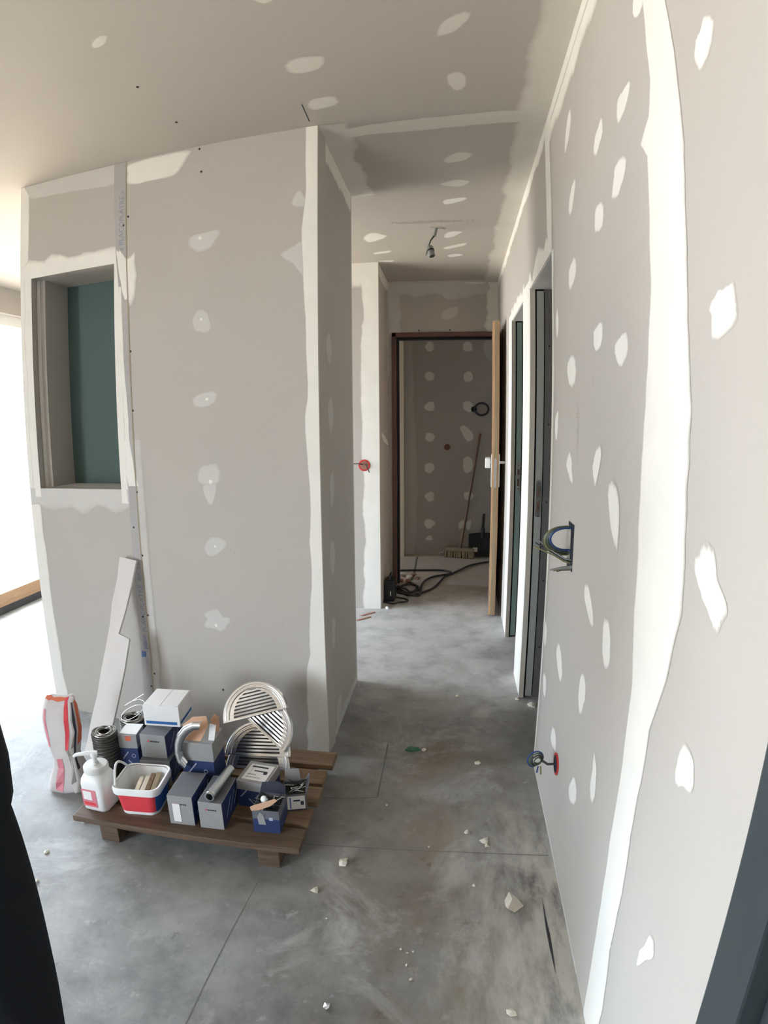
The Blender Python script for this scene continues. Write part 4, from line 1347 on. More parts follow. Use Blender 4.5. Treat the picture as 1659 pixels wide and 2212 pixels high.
bl, br = on_z(265, 1756, ZP), on_z(338, 1762, ZP)
bu = (br - bl); bw = bu.length; bu.normalize(); bv = Vector((-bu.y, bu.x, 0))
bc = (bl + br) / 2 + bv * .062
bh = height_at(293, 1688, bl, br, ZP) * .80
e = tag(empty('bucket', (bc.x, bc.y, ZP)), 'white rectangular bucket with red and blue label holding offcuts', 'bucket')
RR = lambda s, z, ins=0: rrect(bc.x, bc.y, (bw + .012) * s - ins, .125 * s - ins, .03, ZP + z, bu, bv)
m = MB(); loft(m, [RR(1, 0), RR(1.16, bh), RR(1.16, bh, .006), RR(1.0, .004, .006)], cap0=True, cap1=True); body = m.build('body', 'white', e, smooth=True)
m = MB(); loft(m, [RR(1.16, bh - .022), RR(1.26, bh - .022), RR(1.28, bh - .004), RR(1.24, bh + .004), RR(1.16, bh + .002)]); m.build('rim', 'white', e, smooth=True, sharp=50)
# label: wraps front (red) and right side (blue)
def wrap(idx, mat, nm):
    m = MB()
    r0, r1 = RR(1.02, .012, -.0012), RR(1.125, bh - .026, -.0016)
    for i in idx[:-1]:
        j = (i + 1) % len(r0)
        m.quad(r0[i], r0[j], r1[j], r1[i])
    m.build(nm, mat, body)
wrap(list(range(14, 25)), 'redprint', 'red_label')
wrap([24, 25, 26, 27, 0, 1, 2, 3], 'blueprint', 'blue_label')
# bail handle resting on the left
hp_ = [bc + bu * (-.058 - .012 * math.sin(t)) * 1.2 + bv * (-.062 + .124 * t / PI) + Vector((0, 0, bh - .008 + .06 * math.sin(t))) for t in [PI * i / 14 for i in range(15)]]
m = MB(); m.tube(hp_, .0042, 8); m.build('bail_handle', 'white', e, smooth=True)
# offcuts inside
for i, (x, y, l, mt, nm, lb) in enumerate(((-.028, 0, .125, 'galv', 'metal_profile', 'thin galvanised profile offcut standing in the bucket'), (-.006, .006, .12, 'galv', 'metal_profile', 'second galvanised profile offcut, beside the wooden batten in the bucket'),
                                           (.018, 0, .115, 'pallet', 'wood_batten', 'brown wooden batten end lying inside the bucket'), (.038, .004, .11, 'doorcore', 'wood_batten', 'paler wooden batten end lying inside the bucket'))):
    o = bc + bu * (x - .008) + bv * (-l / 2 + y) + Vector((0, 0, .035 if i < 2 else .03))
    o.z = ZP + .03 + .004 * i
    m = MB(); m.obox(o, bu * (.017 if i < 2 else .016), bv * l + Vector((0, 0, .035)), Vector((0, 0, .006 if i < 2 else .014)))
    tag(m.build(nm, mt, origin=o, bevel=.001), lb, 'offcut')
m = MB(); m.obox(bc - bu * .05 - bv * .05 + Vector((0, 0, .012 - bc.z + ZP)), bu * .1, bv * .1, (0, 0, .016))
m.build('dried_plaster', 'chip', e)

# --- pump bottle
pb0, pb1 = on_z(178, 1747, ZP), on_z(228, 1758, ZP)
pu = (pb1 - pb0); pu.z = 0; pw = .098; pu.normalize(); pv = Vector((-pu.y, pu.x, 0))
pc = pb0 + pu * pw * .52 + pv * .050
e = tag(empty('pump_bottle', (pc.x, pc.y, ZP)), 'white square pump bottle with a pink label on the pallet corner', 'bottle')
QR = lambda w_, z, r: rrect(pc.x, pc.y, w_, w_, r, ZP + z, pu, pv)
m = MB(); loft(m, [QR(pw * .9, 0, .018), QR(pw, .006, .022), QR(pw, .10, .022), QR(pw * .97, .115, .026), QR(pw * .84, .130, .034), QR(pw * .80, .134, .036), QR(pw * .80, .139, .036)], cap0=True, cap1=True); body = m.build('body', 'white', e, smooth=True, sharp=60)
m = MB(); m.lathe([(.040, .138), (.043, .140), (.043, .156), (.039, .161), (.012, .163), (.012, .170), (.008, .171), (.008, .19)], (pc.x, pc.y, ZP), (0, 0, 1), 28); cap = m.build('screw_cap', 'jarcap', e, smooth=True, sharp=40)
top = Vector((pc.x, pc.y, ZP + .19))
m = MB(); m.lathe([(.012, 0), (.013, .004), (.013, .014), (.009, .018)], top, (0, 0, 1), 16); hd = m.build('pump_head', 'white', e, smooth=True)
m = MB(); m.tube([top + Vector((.012, .004, .012)), top + Vector((-.02, -.01, .014)), top + Vector((-.055, -.024, .011)), top + Vector((-.062, -.027, .004))], [.009, .0075, .006, .005], 10); m.build('spout', 'white', hd, smooth=True)
fo = Vector((pc.x, pc.y, ZP)) - pv * (pw / 2 + .0006)
m = MB(); m.obox(fo - pu * .040 + k * .018, pu * .058, -pv * .0005, k * .068); lb = m.build('paper_label', 'pinkprint', body)
m = MB(); m.obox(fo - pu * .034 - pv * .0007 + k * .045, pu * .034, -pv * .0004, k * .034); m.build('label_panel', 'offwhite', lb)
m = MB(); m.obox(fo - pu * .034 - pv * .0007 + k * .024, pu * .046, -pv * .0004, k * .012); m.build('label_panel', 'redprint', lb)

# --- paper sack slumped by the corner of the niche wall
sb = on_z(140, 1716, 0)
e = tag(empty('paper_sack', sb), 'crumpled white paper sack with red edges slumped on the floor', 'sack')
sec = [(.0, .082, .042, 0, 0), (.015, .090, .050, 0, 0), (.05, .082, .050, .004, .004), (.10, .066, .044, .008, .012), (.15, .055, .038, .004, .02), (.19, .068, .040, -.004, .028), (.24, .080, .040, -.010, .038), (.29, .082, .036, -.016, .05), (.33, .076, .026, -.02, .062), (.352, .070, .012, -.02, .07), (.362, .066, .004, -.018, .076)]
dirx = Vector((.86, .12, 0)).normalized(); diry = Vector((-dirx.y, dirx.x, 0))
m = MB(); rings = []
for iz, (z, wx, wy, ox, oy) in enumerate(sec):
    r = []
    for i in range(28):
        t = 2 * PI * i / 28
        cx_, cy_ = math.cos(t), math.sin(t)
        px = math.copysign(abs(cx_) ** .55, cx_) * wx * .92
        py = math.copysign(abs(cy_) ** .75, cy_) * wy
        nz = noise.noise(Vector((px * 34, py * 34, z * 30))) * .016 + noise.noise(Vector((px * 80, py * 80, z * 70))) * .006
        r.append(sb + dirx * (px * (1 + nz * 4) + ox) + diry * (py + oy + .05 + nz) + k * (z + (nz * .8 if z > .02 else 0)))
    rings.append(r)
loft(m, rings, cap0=True, cap1=True)
sack = m.build('sack_body', 'bag', e, smooth=True, sharp=50)
def sack_print(i0, i1, j0, j1, mat, nm):
    m = MB()
    for j in range(j0, j1):
        for i in range(i0, i1):
            q = [rings[j][i % 28], rings[j][(i + 1) % 28], rings[j + 1][(i + 1) % 28], rings[j + 1][i % 28]]
            c_ = sum((r_ for r_ in rings[j]), Vector()) / 28
            m.quad(*[p_ + (p_ - c_) * .012 + Vector((0, -.0006, 0)) for p_ in q])
    m.build(nm, mat, sack)
sack_print(22, 23, 5, 10, 'redprint', 'red_band'); sack_print(16, 22, 9, 10, 'orange', 'red_fold')
sack_print(24, 25, 5, 9, 'ink', 'dark_lettering'); sack_print(25, 26, 3, 9, 'print', 'dark_lettering'); sack_print(27, 29, 5, 9, 'orange', 'orange_side')
sack_print(20, 21, 1, 4, 'pinkprint', 'red_lettering'); sack_print(22, 23, 2, 5, 'ink', 'dark_lettering'); sack_print(18, 19, 5, 8, 'pinkprint', 'red_lettering')

# --- plasterboard offcut leaning on the wall
ob = Vector((-1.86, 1.885, 0))
topp = on_f(272, 1204) + FN * .030
lean = Vector((0, (topp.y - .004) - 1.885, topp.z)).normalized()
on_ = lean.cross(Vector((1, 0, 0))).normalized()
if on_.y > 0: on_ = -on_
oc = lambda px, py: hit(px, py, ob, on_)
LEFT = [(258, 1203), (252, 1250), (243, 1300), (236, 1350), (228, 1400), (219, 1450), (210, 1500), (199, 1550), (188, 1600), (180, 1636)]
OUT = [(294, 1211), (284, 1262), (272, 1315), (256, 1369), (279, 1381), (270, 1440), (256, 1510), (240, 1580), (228, 1640)]
poly = [oc(x + random.uniform(-1.2, 1.2), y) for x, y in reversed(LEFT)] + [oc(*p) for p in OUT]
for p_ in (poly[0], poly[-1]):
    d_ = (p_.z - .0) / lean.z
    p_ -= lean * d_
m = MB(); m.prism(poly, -on_ * .0125)
tag(m.build('plasterboard_offcut', 'gypsum', origin=poly[0]), 'tall pinkish white plasterboard offcut with a stepped edge leaning on the wall', 'board')

# --- electrical bits
def hole_disc(parent, c, nrm, r, mat, name):
    m = MB(); m.lathe([(r, 0), (r, .0016)], c, nrm, 24); return m.build(name, mat, parent)


def swirl(c, ax, r0, r1, turns, pitch, n=60):
    ax = Vector(ax).normalized(); e1 = ax.orthogonal().normalized(); e2 = ax.cross(e1)
    return [c + (e1 * math.cos(2 * PI * turns * i / n) + e2 * math.sin(2 * PI * turns * i / n)) * (r0 + (r1 - r0) * i / n) + ax * pitch * i / n for i in range(n + 1)]


# coil of wires hanging out of the cut in the right wall
yc, zc0, zc1 = 1.655, .935, 1.075
e = tag(empty('wire_coil', (0, yc, 1.0)), 'looped green and yellow wires hanging from a slot in the right wall', 'wires')
m = MB(); m.box(-.0012, .0, yc - .004, yc + .075, zc0, zc1); m.build('wall_slot', 'slot', e)
m = MB(); m.box(-.0020, -.0012, yc + .035, yc + .074, zc0 + .03, zc1 - .012); m.build('slot_back', 'fill', e)
cc = Vector((-.045, yc + .03, 1.020))
for i, mt in enumerate(('cblue', 'rubber', 'cgreen', 'rubber', 'cyellow', 'cgreen')):
    m = MB()
    pts = []
    for q in range(25):
        t = -.35 * PI + (1.62 * PI) * q / 24 + .02 * i
        rr = .044 + .0022 * i
        pts.append(Vector((-.008 - (rr + .004) * (.9 + math.sin(t - .35 * PI * 0) * 0) * (1 + math.cos(t)) * .62 + .0, yc + .018 + .006 * i + .012 * math.sin(t), 1.022 + rr * 1.25 * math.sin(t))))
    pts = [Vector((.004, yc + .02 + .004 * i, zc1 - .012))] + [Vector((-.006 - (.058 + .003 * i) * math.sin(PI * q / 24) ** .8, yc + .016 + .005 * i + .02 * q / 24, zc1 - .012 - (.070 + .004 * i) * (1 - math.cos(PI * q / 24)) / 2)) for q in range(25)] + [Vector((.004, yc + .03, zc1 - .090))]
    m.tube(pts, .0033, 6); m.build('wire_loop', mt, e, smooth=True)
for i, mt in enumerate(('cgrey', 'rubber', 'cyellow')):
    m = MB(); p0 = Vector((.002, yc + .01 + .006 * i, zc0 + .032 - .006 * i))
    m.tube([p0, p0 + Vector((-.022, .01, .004)), p0 + Vector((-.05, .03, .018)), p0 + Vector((-.098 - .004 * i, .06, .050 - .006 * i))], .0024, 6); m.build('wire_end', mt, e, smooth=True)
for i, mt in enumerate(('cgrey', 'cyellow', 'rubber')):
    m = MB(); p0 = Vector((.002, yc + .008 * i, zc0 + .014 - .004 * i))
    m.tube([p0, p0 + Vector((-.03, .006, -.004)), p0 + Vector((-.066 + .012 * i, .01, -.012))], [.006, .005, .002], 8); m.build('taped_wire', mt, e, smooth=True)

# outlet box near the floor with a small coil
p = on_x(1203, 1650)
e = tag(empty('junction_box', p), 'red flush junction box low on the right wall with a green wire coil', 'outlet')
m = MB(); m.lathe([(.034, -.004), (.036, .002), (.036, .005), (.030, .005)], p, NX, 28); m.build('box_ring', 'red', e, smooth=True, sharp=40)
m = MB(); m.lathe([(.029, .0052), (.029, .0058)], p, NX, 24); m.build('box_hollow', 'slot', e)
cc = p + Vector((-.062, .012, .006))
for i, mt in enumerate(('cgreen', 'rubber', 'cgreen', 'cblue')):
    m = MB(); m.tube(swirl(cc + Vector((-.002 * i, -.004 + .004 * i, 0)), (.25, -1, 0), .010 + .005 * i, .014 + .005 * i, 1.1, .003, 26), .0028, 6); m.build('wire_loop', mt, e, smooth=True)
m = MB(); m.tube([p + Vector((-.004, 0, 0)), p + Vector((-.03, .004, -.004)), cc + Vector((.018, 0, -.004))], .0042, 8); m.build('wire_tail', 'rubber', e, smooth=True)
for i, mt in enumerate(('cblue', 'cyellow')):
    m = MB(); m.tube([cc + Vector((.004 + .008 * i, 0, -.024)), cc + Vector((.0 + .014 * i, -.006, -.045 - .006 * i))], .0025, 6); m.build('wire_end', mt, e, smooth=True)

# red box on the pillar wall
p = on_y(787, 1005, YP)
e = tag(empty('junction_box', p), 'red round junction box on the brightly lit wall end', 'outlet')
m = MB(); m.lathe([(.040, -.002), (.042, .002), (.040, .005), (.030, .005)], p, NY, 28); m.build('box_ring', 'red', e, smooth=True, sharp=40)
m = MB(); m.lathe([(.031, .0052), (.031, .006)], p, NY, 20); m.build('box_hollow', 'brick', e)
for i, (dx, dz) in enumerate(((-.075, .012), (.04, -.05))):
    m = MB(); m.tube([p + Vector((-.01 + .02 * i, -.005, .005)), p + Vector((dx * .5, -.03, dz * .2 + .01)), p + Vector((dx, -.028, dz))], .0035, 6); m.build('wire_end', 'rubber', e, smooth=True)

# bare lamp holder hanging from the ceiling of the corridor
p = on_z(943, 493, H)
e = tag(empty('lamp_holder', p), 'bare grey lamp holder dangling on a short wire from the ceiling', 'lamp holder')
yb = p.y - .02
pend = on_y(928, 545, yb - .03)
m = MB(); m.prism([p + Vector((x, y, -.0012)) for x, y in ((-.035, -.02), (.03, -.035), (.045, .02), (-.01, .04), (-.04, .025))], (0, 0, -.001)); m.build('cable_hole', 'fill', e)
m = MB(); m.tube([p + Vector((0, 0, .004)), p + Vector((-.012, -.005, -.05))], .009, 8); m.build('conduit_end', 'cgrey', e, smooth=True)
q1 = on_y(930, 520, yb); q2 = on_y(921, 548, yb)
m = MB(); m.tube([p + Vector((-.01, -.004, -.04)), q1, q2, pend + Vector((-.012, 0, .02)), pend + Vector((0, 0, .03))], [.006, .004, .003, .003, .003], 7); m.build('flex', 'rubber', e, smooth=True)
ax = Vector((.25, -.25, -.95)).normalized()
m = MB(); m.lathe([(.012, -.004), (.020, 0), (.021, .02), (.019, .024), (.019, .06), (.016, .062), (.014, .03)], pend + Vector((0, 0, .03)), ax, 20); hd = m.build('holder_body', 'cgrey', e, smooth=True)
m = MB(); m.lathe([(.0215, .020), (.0225, .024), (.0215, .030)], pend + Vector((0, 0, .03)), ax, 20, cap=False); m.build('threaded_ring', 'rubber', hd, smooth=True)
m = MB(); m.tube([pend + Vector((-.012, 0, .02)), pend + Vector((-.022, 0, -.02))], .002, 5); m.build('wire_end', 'wire', e)

# cable loop and round hole on the rear wall
p = on_y(1024, 884, YB)
e = tag(empty('cable_loop', p), 'black cable loop poking from the dim rear wall', 'cable')
m = MB(); m.lathe([(.03, 0), (.03, .0016)], p, NY, 20); m.build('wall_hole', 'slot', e)
for i in range(3):
    m = MB(); c_ = p + Vector((.075, -.03 - .008 * i, 0))
    m.tube([p + Vector((0, 0, .01))] + [c_ + Vector((-(.072 - .005 * i) * math.cos(t), 0, (.065 - .004 * i) * math.sin(t))) for t in [.15 + (2 * PI - .3) * q / 20 for q in range(21)]] + [p + Vector((0, 0, -.02))], .0065, 7); m.build('cable_turn', 'rubber', e, smooth=True)
p = on_y(966, 966, YB)
e = tag(empty('socket_hole', p), 'round empty socket box in the dim rear wall', 'outlet')
m = MB(); m.lathe([(.033, 0), (.034, .003), (.030, .003)], p, NY, 24); m.build('box_ring', 'brick', e)
m = MB(); m.lathe([(.027, .0032), (.027, .0036)], p, NY, 20); m.build('box_hollow', 'handle', e)

# --- broom, shovel and cable in the back room
bt, bb = on_y(1037, 936, YB - .018), on_z(994, 1203, .0)
bb = Vector((bb.x, bb.y, .085))
e = tag(empty('broom', (bb.x, bb.y, 0)), 'broom with straw bristles leaning on the dim rear wall', 'broom')
m = MB(); m.tube([bb - (bt - bb).normalized() * .02, bt], .0125, 10); m.build('stick', 'handle', e, smooth=True)
hd0 = on_z(965, 1207, .05); hd1 = on_z(1018, 1215, .05)
hu = Vector((.26, -.05, 0)); hc = Vector((bb.x - .005, bb.y, .065)); hv = Vector((.05, .26, 0)).normalized()
m = MB(); m.obox(hc - hu * .55 - hv * .03, hu * 1.1, hv * .06, (0, 0, .03)); m.build('head', 'doorcore', e, bevel=.004)
m = MB()
for i in range(14):
    for j in range(3):
        b0 = hc - hu * .52 + hu * 1.04 * i / 13 + hv * (-.02 + .02 * j)
        m.tube([b0, b0 + Vector((random.uniform(-.012, .012), -.02 + .02 * j - .015, -.063))], [.010, .014], 5)
br_ = m.build('bristles', 'bristle', e); br_['kind'] = 'stuff'
p0, p1 = on_y(1012, 1207, YB - .10), on_y(1062, 1163, YB - .06)
sx0, sx1 = p0.x, p0.x + .285
e = tag(empty('shovel', (sx0 + .14, YB - .10, 0)), 'black plastic snow shovel standing blade down against the rear wall', 'shovel')
zt = .245
m = MB()
nS = 9
grid = []
for j in range(6):
    row = []
    for i in range(nS):
        s_ = i / (nS - 1)
        z = zt * (j / 5)
        bow = .035 * (1 - (2 * s_ - 1) ** 2)
        row.append(Vector((sx0 + (sx1 - sx0) * s_, YB - .09 + .05 * (j / 5) + bow * .6 - .02, .004 + z - (0.012 * abs(2 * s_ - 1) if j == 5 else 0))))
    grid.append(row)
nb = len(m.v)
for off in (0, .004):
    for r_ in grid: m.v += [q + Vector((0, off, 0)) for q in r_]
G = 6 * nS
for j in range(5):
    for i in range(nS - 1):
        a_ = j * nS + i
        m.f.append((a_, a_ + 1, a_ + nS + 1, a_ + nS)); m.f.append((G + a_, G + a_ + nS, G + a_ + nS + 1, G + a_ + 1)); m.mi += [0, 0]
for i in range(nS - 1):
    m.f.append((i, G + i, G + i + 1, i + 1)); t_ = 5 * nS + i; m.f.append((t_, t_ + 1, G + t_ + 1, G + t_)); m.mi += [0, 0]
for j in range(5):
    a_ = j * nS; m.f.append((a_, a_ + nS, G + a_ + nS, G + a_)); b_ = a_ + nS - 1; m.f.append((b_, G + b_, G + b_ + nS, b_ + nS)); m.mi += [0, 0]
bl_ = m.build('blade', 'shovel', e, smooth=True)
cxs = (sx0 + sx1) / 2
for i in range(4):
    x_ = sx0 + .05 + .06 * i
    m = MB(); m.tube([(x_, YB - .105, .03), (x_, YB - .083, .15)], .004, 6); m.build('stiffening_rib', 'shovel', bl_)
m = MB(); m.obox((sx0 + .04, YB - .112, .06), (.05, 0, 0), (0, .002, .004), (0, .006, .04)); m.build('sticker', 'cream', bl_)
m = MB(); m.tube([(cxs, YB - .06, .20), (cxs, YB - .05, .30)], .022, 10); m.build('socket', 'shovel', e, smooth=True)
m = MB(); m.tube([(cxs, YB - .05, .28), (cxs + .01, YB - .022, .44)], .013, 8); m.build('shaft', 'rubber', e, smooth=True)

# extension cable on the floor of the doorway
ZC = zoom
def cable(name, label, pts, r=.011, cat='cable', parent=None):
    P = [on_z(*q, r) for q in pts]
    out = []
    for i in range(len(P) - 1):
        p0, p1, p2, p3 = P[max(i - 1, 0)], P[i], P[i + 1], P[min(i + 2, len(P) - 1)]
        for q in range(6):
            t = q / 6
            out.append(0.5 * ((2 * p1) + (p2 - p0) * t + (2 * p0 - 5 * p1 + 4 * p2 - p3) * t * t + (3 * p1 - p0 - 3 * p2 + p3) * t ** 3))
    out.append(P[-1])
    # lift strands where they cross themselves
    n_ = len(out)
    for i in range(n_):
        for j in range(0, i - 8):
            if (out[i].xy - out[j].xy).length < r * 1.6:
                out[i].z = max(out[i].z, out[j].z + r * 1.9)
    for _ in range(3):
        out = [out[0]] + [Vector((out[i].x, out[i].y, max(out[i].z, (out[i - 1].z + out[i + 1].z) / 2))) for i in range(1, n_ - 1)] + [out[-1]]
    m = MB(); m.tube(out, r * .8, 7)
    if parent is not None:
        return m.build(name, 'rubber', parent, smooth=True)
    return tag(m.build(name, 'rubber', smooth=True, origin=out[0]), label, cat)


Z1 = lambda q: zoom(820, 1050, .1567, q)
ext = tag(empty('extension_cable', (-.6, 4.7, 0)), 'black extension cable looping through the brown doorway past the broom', 'cable')
cable('cable_run', None,
      Z1([(1530, 1040), (1400, 1060), (1240, 1095), (1130, 1145), (1000, 1205), (900, 1245), (830, 1320), (740, 1405), (640, 1450), (540, 1480), (420, 1490), (330, 1450), (280, 1420), (290, 1390), (350, 1360), (450, 1355), (530, 1385), (540, 1420), (470, 1455), (380, 1455), (290, 1430), (230, 1400)]), parent=ext)
cable('cable_run', None,
      Z1([(275, 1162), (450, 1158), (650, 1158), (830, 1158), (930, 1170), (985, 1192), (940, 1215), (830, 1232), (720, 1255), (630, 1300), (580, 1360), (565, 1420), (548, 1500), (470, 1508), (380, 1498), (300, 1465), (230, 1440)]), parent=ext)
# small black transformer standing behind the pillar corner
p = Vector((-.842, 4.29, 0))
e = tag(empty('power_unit', p), 'black power tool case at the foot of the dark wall return', 'tool')
m = MB(); m.box(p.x - .028, p.x + .050, p.y - .07, p.y + .07, 0, .17); bd = m.build('case', 'black', e, bevel=.012)
m = MB(); m.tube([(p.x + .01, p.y - .05, .165), (p.x + .01, p.y - .05, .20), (p.x + .01, p.y + .05, .20), (p.x + .01, p.y + .05, .165)], .009, 8); m.build('carry_handle', 'rubber', e, smooth=True)
m = MB(); m.box(p.x + .015, p.x + .022, p.y - .0712, p.y - .0702, .05, .085); m.build('indicator_sticker', 'white', bd)
for i in range(3):
    m = MB(); m.box(p.x - .015, p.x + .04, p.y - .0712, p.y - .0702, .10 + .02 * i, .108 + .02 * i); m.build('vent_slot', 'slot', bd)
cable('power_lead', None, Z1([(170, 1525), (210, 1528), (260, 1535), (350, 1552), (390, 1575), (360, 1592), (270, 1600), (190, 1618), (110, 1605), (50, 1588)]), .008, parent=e)
cable('cable_run', None, [(852, 1275), (868, 1268), (885, 1258), (900, 1270), (880, 1282), (858, 1280)], .008, parent=ext)


# --- crumbs and rubble on the floor
def chip(px, py, size, mat, name, label, cat, group, flat=.5):
    p_ = on_z(px, py, 0)
    bm = bmesh.new()
    bmesh.ops.create_icosphere(bm, subdivisions=1, radius=size / 2)
    sd = random.uniform(0, 100)
    for v_ in bm.verts:
        v_.co *= 1 + .9 * noise.noise(v_.co * (2.2 / size) + Vector((sd, 0, 0)))
        v_.co.z *= flat
    zmin = min(v_.co.z for v_ in bm.verts)
    for v_ in bm.verts: v_.co.z -= zmin
    me = bpy.data.meshes.new(name); bm.to_mesh(me); bm.free()
    o = link(name, me, mat)
    o.location = p_
    o.rotation_euler = (0, 0, random.uniform(0, 6.28))
    return tag(o, label, cat, group)


GC = 'plaster crumbs scattered on the concrete'
for px, py, s in ((740, 1868, .030), (748, 1858, .016), (680, 1926, .024), (1008, 1800, .020), (1046, 1820, .030), (1052, 1830, .018), (866, 2052, .008), (880, 2060, .007), (892, 2056, .007), (878, 2085, .007), (888, 2117, .012), (1024, 1915, .014), (100, 1842, .02), (835, 1740, .010),
                  (1104, 2192, .022), (926, 1830, .007), (80, 1905, .014), (1030, 1650, .025), (705, 1985, .006), (1148, 1524, .045), (1118, 1512, .022), (752, 1478, .012), (776, 1482, .010), (988, 1505, .02)):
    chip(px, py, s, 'chip', 'plaster_crumb', 'small pale plaster crumb on the concrete floor', 'crumb', GC)
chip(1105, 1958, .062, 'chip', 'plaster_lump', 'large broken plaster lump on the smeared strip by the right wall', 'rubble', None, .45)
chip(917, 1622, .022, 'chip', 'plaster_lump', 'pale lump lying against the green shard on the floor', 'rubble', None, .6)
chip(706, 2178, .018, 'galv', 'metal_scrap', 'shiny crumpled foil scrap on the concrete', 'scrap', None, .7)
chip(182, 1776, .020, 'galv', 'metal_scrap', 'shiny metal scrap just under the pallet corner', 'scrap', None, .7)
p_ = on_z(893, 1620, 0)
m = MB(); m.prism([p_ + Vector((x, y, .001)) for x, y in ((-.035, -.012), (-.01, -.02), (.03, -.004), (.02, .014), (-.02, .016))], (0, 0, .006)); tag(m.build('green_shard', 'bottleglass', origin=p_), 'flat dark green scrap on the corridor floor', 'scrap')
for px, py, s in ((872, 1245, .07), (884, 1250, .06), (893, 1246, .05), (880, 1256, .05), (868, 1258, .05), (902, 1252, .035)):
    chip(px, py, s, 'brick' if s < .06 else 'chip', 'rubble_piece', 'broken masonry piece heaped inside the brown doorway', 'rubble', 'rubble heap at the doorway', .6)
chip(879, 1256, .03, 'red', 'red_cap', 'small red cap lying on the rubble heap', 'cap', None, .8)
for i, (px, py, l) in enumerate(((938, 1196, .07), (952, 1198, .06))):
    q = on_z(px, py, 0)
    m = MB(); m.tube([q + Vector((-.02, 0, .004)), q + Vector((0, .005, .03)), q + Vector((.02, .002, .05 if i == 0 else .02)), q + Vector((.035, 0, .075 if i == 0 else .05))], [.006, .008, .007, .004], 6)
    tag(m.build('paper_curl', 'offwhite', origin=q), 'curled strip of white tape at the foot of the rear wall', 'paper', 'curled tape scraps at the rear wall')
for px, py in ((795, 1326), (786, 1336)):
    q = on_z(px, py, 0)
    m = MB(); m.prism([q + Vector((x, y, .0006)) for x, y in ((-.05, -.05), (-.03, -.055), (.05, .03), (.045, .045), (.01, .02))], (0, 0, .004)); tag(m.build('card_scrap', 'brick', origin=q), 'torn brown scrap on the floor below the bright wall end', 'scrap', 'torn brown scraps')
chip(837, 1315, .03, 'white', 'paper_ball', 'crumpled white paper ball at the foot of the bright wall end', 'paper', None, .8)

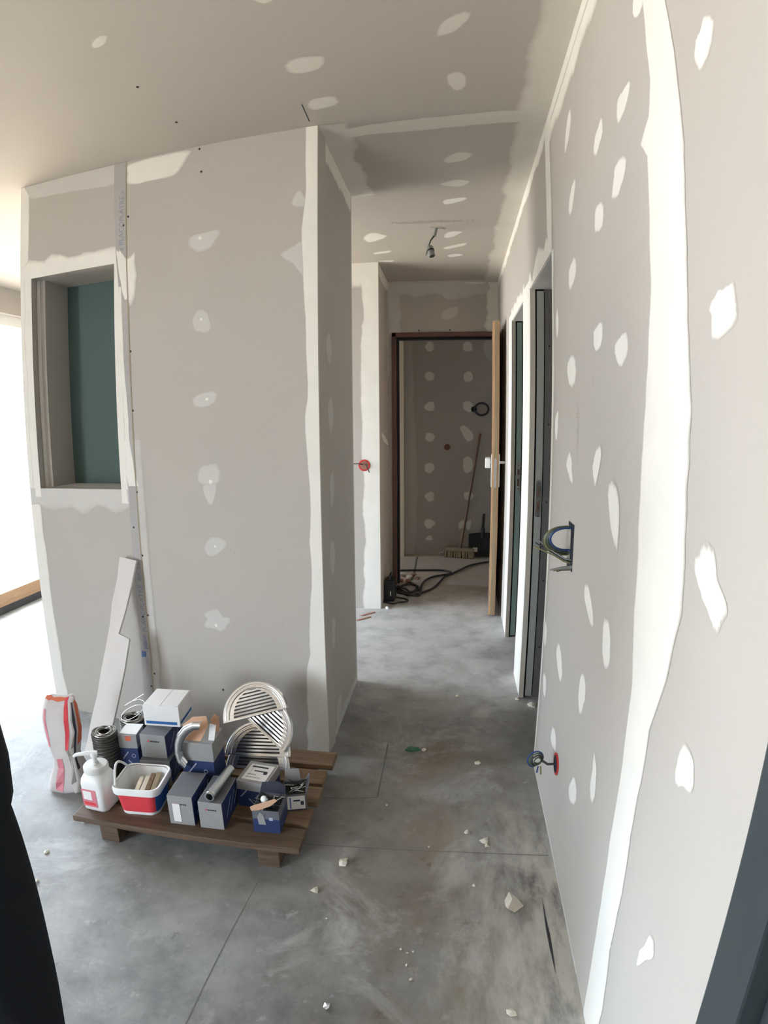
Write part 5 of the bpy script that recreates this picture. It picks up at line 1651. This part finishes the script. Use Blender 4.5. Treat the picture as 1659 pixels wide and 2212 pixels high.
# --- person in black standing at the left, only hip and thigh inside the frame
def person(base, facing):
    J = {}
    bx, by = base
    f = Vector((math.cos(facing), math.sin(facing), 0)); r = Vector((f.y, -f.x, 0))   # r: the person's right

    def P(rx, fy, z): return Vector((bx, by, z)) + r * rx + f * fy
    V = [('pelvis', P(0, 0, .95), .125, .105), ('waist', P(-.03, .0, 1.08), .125, .10), ('chest', P(-.09, -.01, 1.26), .15, .115), ('collar', P(-.11, -.01, 1.42), .10, .08), ('neck', P(-.11, -.01, 1.50), .046, .05), ('nape', P(-.11, -.002, 1.545), .046, .052), ('skull0', P(-.11, .02, 1.585), .060, .072), ('skull1', P(-.11, .02, 1.66), .078, .09), ('crown', P(-.11, .01, 1.745), .05, .06)]
    E = [(0, 1), (1, 2), (2, 3), (3, 4), (4, 5), (5, 6), (6, 7), (7, 8)]
    for s in (-1, 1):
        n0 = len(V)
        V += [('hip', P(.095 * s, 0, .88), .10, .10), ('thigh', P(.10 * s, .01, .70), .088, .09), ('knee', P(.105 * s, .015, .50), .070, .072), ('calf', P(.11 * s, -.01, .34), .066, .068), ('ankle', P(.11 * s, -.02, .10), .055, .06), ('heel', P(.11 * s, -.02, .045), .042, .045), ('toe', P(.125 * s, .15, .035), .040, .032)]
        E += [(0, n0)] + [(n0 + i, n0 + i + 1) for i in range(6)]
        a0 = len(V)
        V += [('shoulder', P(-.11 + .17 * s, -.02, 1.40), .062, .062), ('upper', P(-.10 + .20 * s, -.08, 1.25), .052, .055), ('elbow', P(-.09 + .205 * s, -.14, 1.10), .043, .045), ('fore', P(-.06 + .15 * s, -.175, 1.03), .040, .040), ('wrist', P(-.05 + .085 * s, -.20, .985), .030, .027), ('palm', P(-.05 + .045 * s, -.21, .965), .036, .020)]
        E += [(3, a0)] + [(a0 + i, a0 + i + 1) for i in range(5)]
        for q in range(4):
            n1 = len(V)
            V += [('finger', P(-.05 + .02 * s, -.215 - .006 * q, .985 - .018 * q), .010, .009), ('finger', P(-.05 - .018 * s, -.222 - .006 * q, .98 - .018 * q), .009, .008), ('finger', P(-.05 - .036 * s, -.215, .972 - .018 * q), .008, .007)]
            E += [(a0 + 5, n1), (n1, n1 + 1), (n1 + 1, n1 + 2)]
        n1 = len(V)
        V += [('thumb', P(-.05 + .035 * s, -.195, 1.0), .011, .010), ('thumb', P(-.05 + .01 * s, -.195, 1.02), .009, .009)]
        E += [(a0 + 5, n1), (n1, n1 + 1)]
    me = bpy.data.meshes.new('person_frame')
    me.from_pydata([v[1] for v in V], E, [])
    ob = bpy.data.objects.new('person_frame', me)
    C.objects.link(ob)
    md = ob.modifiers.new('skin', 'SKIN')
    for i, v in enumerate(me.skin_vertices[0].data):
        v.radius = (V[i][2], V[i][3])
        v.use_root = (i == 0)
    ob.modifiers.new('sub', 'SUBSURF').levels = 3
    dg = bpy.context.evaluated_depsgraph_get()
    body = bpy.data.meshes.new_from_object(ob.evaluated_get(dg))
    body.name = 'body'
    bpy.data.objects.remove(ob)
    root = tag(empty('person', (bx, by, 0)), 'person in black jacket and trousers standing at the edge of the room', 'person')
    body.transform(Matrix.Translation((-bx, -by, 0)))
    body.materials.clear()
    for mm in ('cloth', 'skin', 'black'): body.materials.append(MT[mm])
    for pz in body.polygons:
        c = pz.center + Vector((bx, by, 0))
        lf = (c - Vector((bx, by, 0))).dot(f); lr = abs((c - Vector((bx, by, 0))).dot(r))
        pz.material_index = 1 if (c.z > 1.49 or (lf < -.188 and .85 < c.z < 1.03)) else (2 if c.z < .075 else 0)
    body.shade_smooth()
    o = bpy.data.objects.new('body', body); C.objects.link(o); o.parent = root
    # jacket skirt that ends in a hem above the thigh
    m = MB(); rings = []
    for z, w_, d_ in ((.855, .180, .140), (.90, .180, .150), (.96, .172, .150), (1.06, .180, .145), (1.2, .19, .150), (1.32, .19, .148), (1.40, .15, .12), (1.45, .085, .08)):
        ox = -.11 * max(0, min(1, (z - .98) / .42))
        rings.append([P(ox + w_ * math.cos(t), d_ * math.sin(t), z + .006 * math.sin(3 * t)) for t in [2 * PI * i / 32 for i in range(32)]])
    loft(m, rings); m.build('jacket', 'cloth', root, smooth=True)
    m = MB(); rings = []
    hc = P(-.11, .0, 1.675)
    for ph in [PI / 2 * i / 7 for i in range(8)]:
        rings.append([hc + r * (.084 * math.cos(ph) ** .8 * math.cos(t)) + f * (.104 * math.cos(ph) * math.sin(t) - .006 + -.02 * max(0.0, min(1.0, math.sin(t) * 2))) + k * (.092 * math.sin(ph) - (.085 * max(0.0, min(1.0, .5 - math.sin(t) * 1.2))) * (1 - ph / (PI / 2))) for t in [2 * PI * i / 24 for i in range(24)]])
    loft(m, rings, cap1=True); m.build('hair', 'hair', root, smooth=True)
    fc = P(0, .105, 1.63)
    for s in (-1, 1):
        m = MB(); m.lathe([(.001, -.006), (.009, 0), (.006, .006), (.001, .008)], P(-.11 + .033 * s, .088, 1.645), f, 12); m.build('eye', 'white', root, smooth=True)
        m = MB(); m.lathe([(.004, .0), (.004, .001)], P(-.11 + .033 * s, .0965, 1.645), f, 10); m.build('iris', 'black', root)
        m = MB(); m.tube([P(-.11 + .082 * s, .0, 1.66), P(-.11 + .090 * s, -.01, 1.645), P(-.11 + .086 * s, -.005, 1.61)], [.008, .012, .006], 8); m.build('ear', 'skin', root, smooth=True)
    m = MB(); m.tube([P(-.11, .092, 1.648), P(-.11, .112, 1.612), P(-.11, .098, 1.604)], [.007, .012, .009], 8); m.build('nose', 'skin', root, smooth=True)
    m = MB(); m.tube([P(-.134, .082, 1.578), P(-.11, .092, 1.577), P(-.086, .082, 1.578)], [.003, .006, .003], 8); m.build('mouth', 'pinkprint', root, smooth=True)
    return root


person((-1.118, .502), PI / 2)
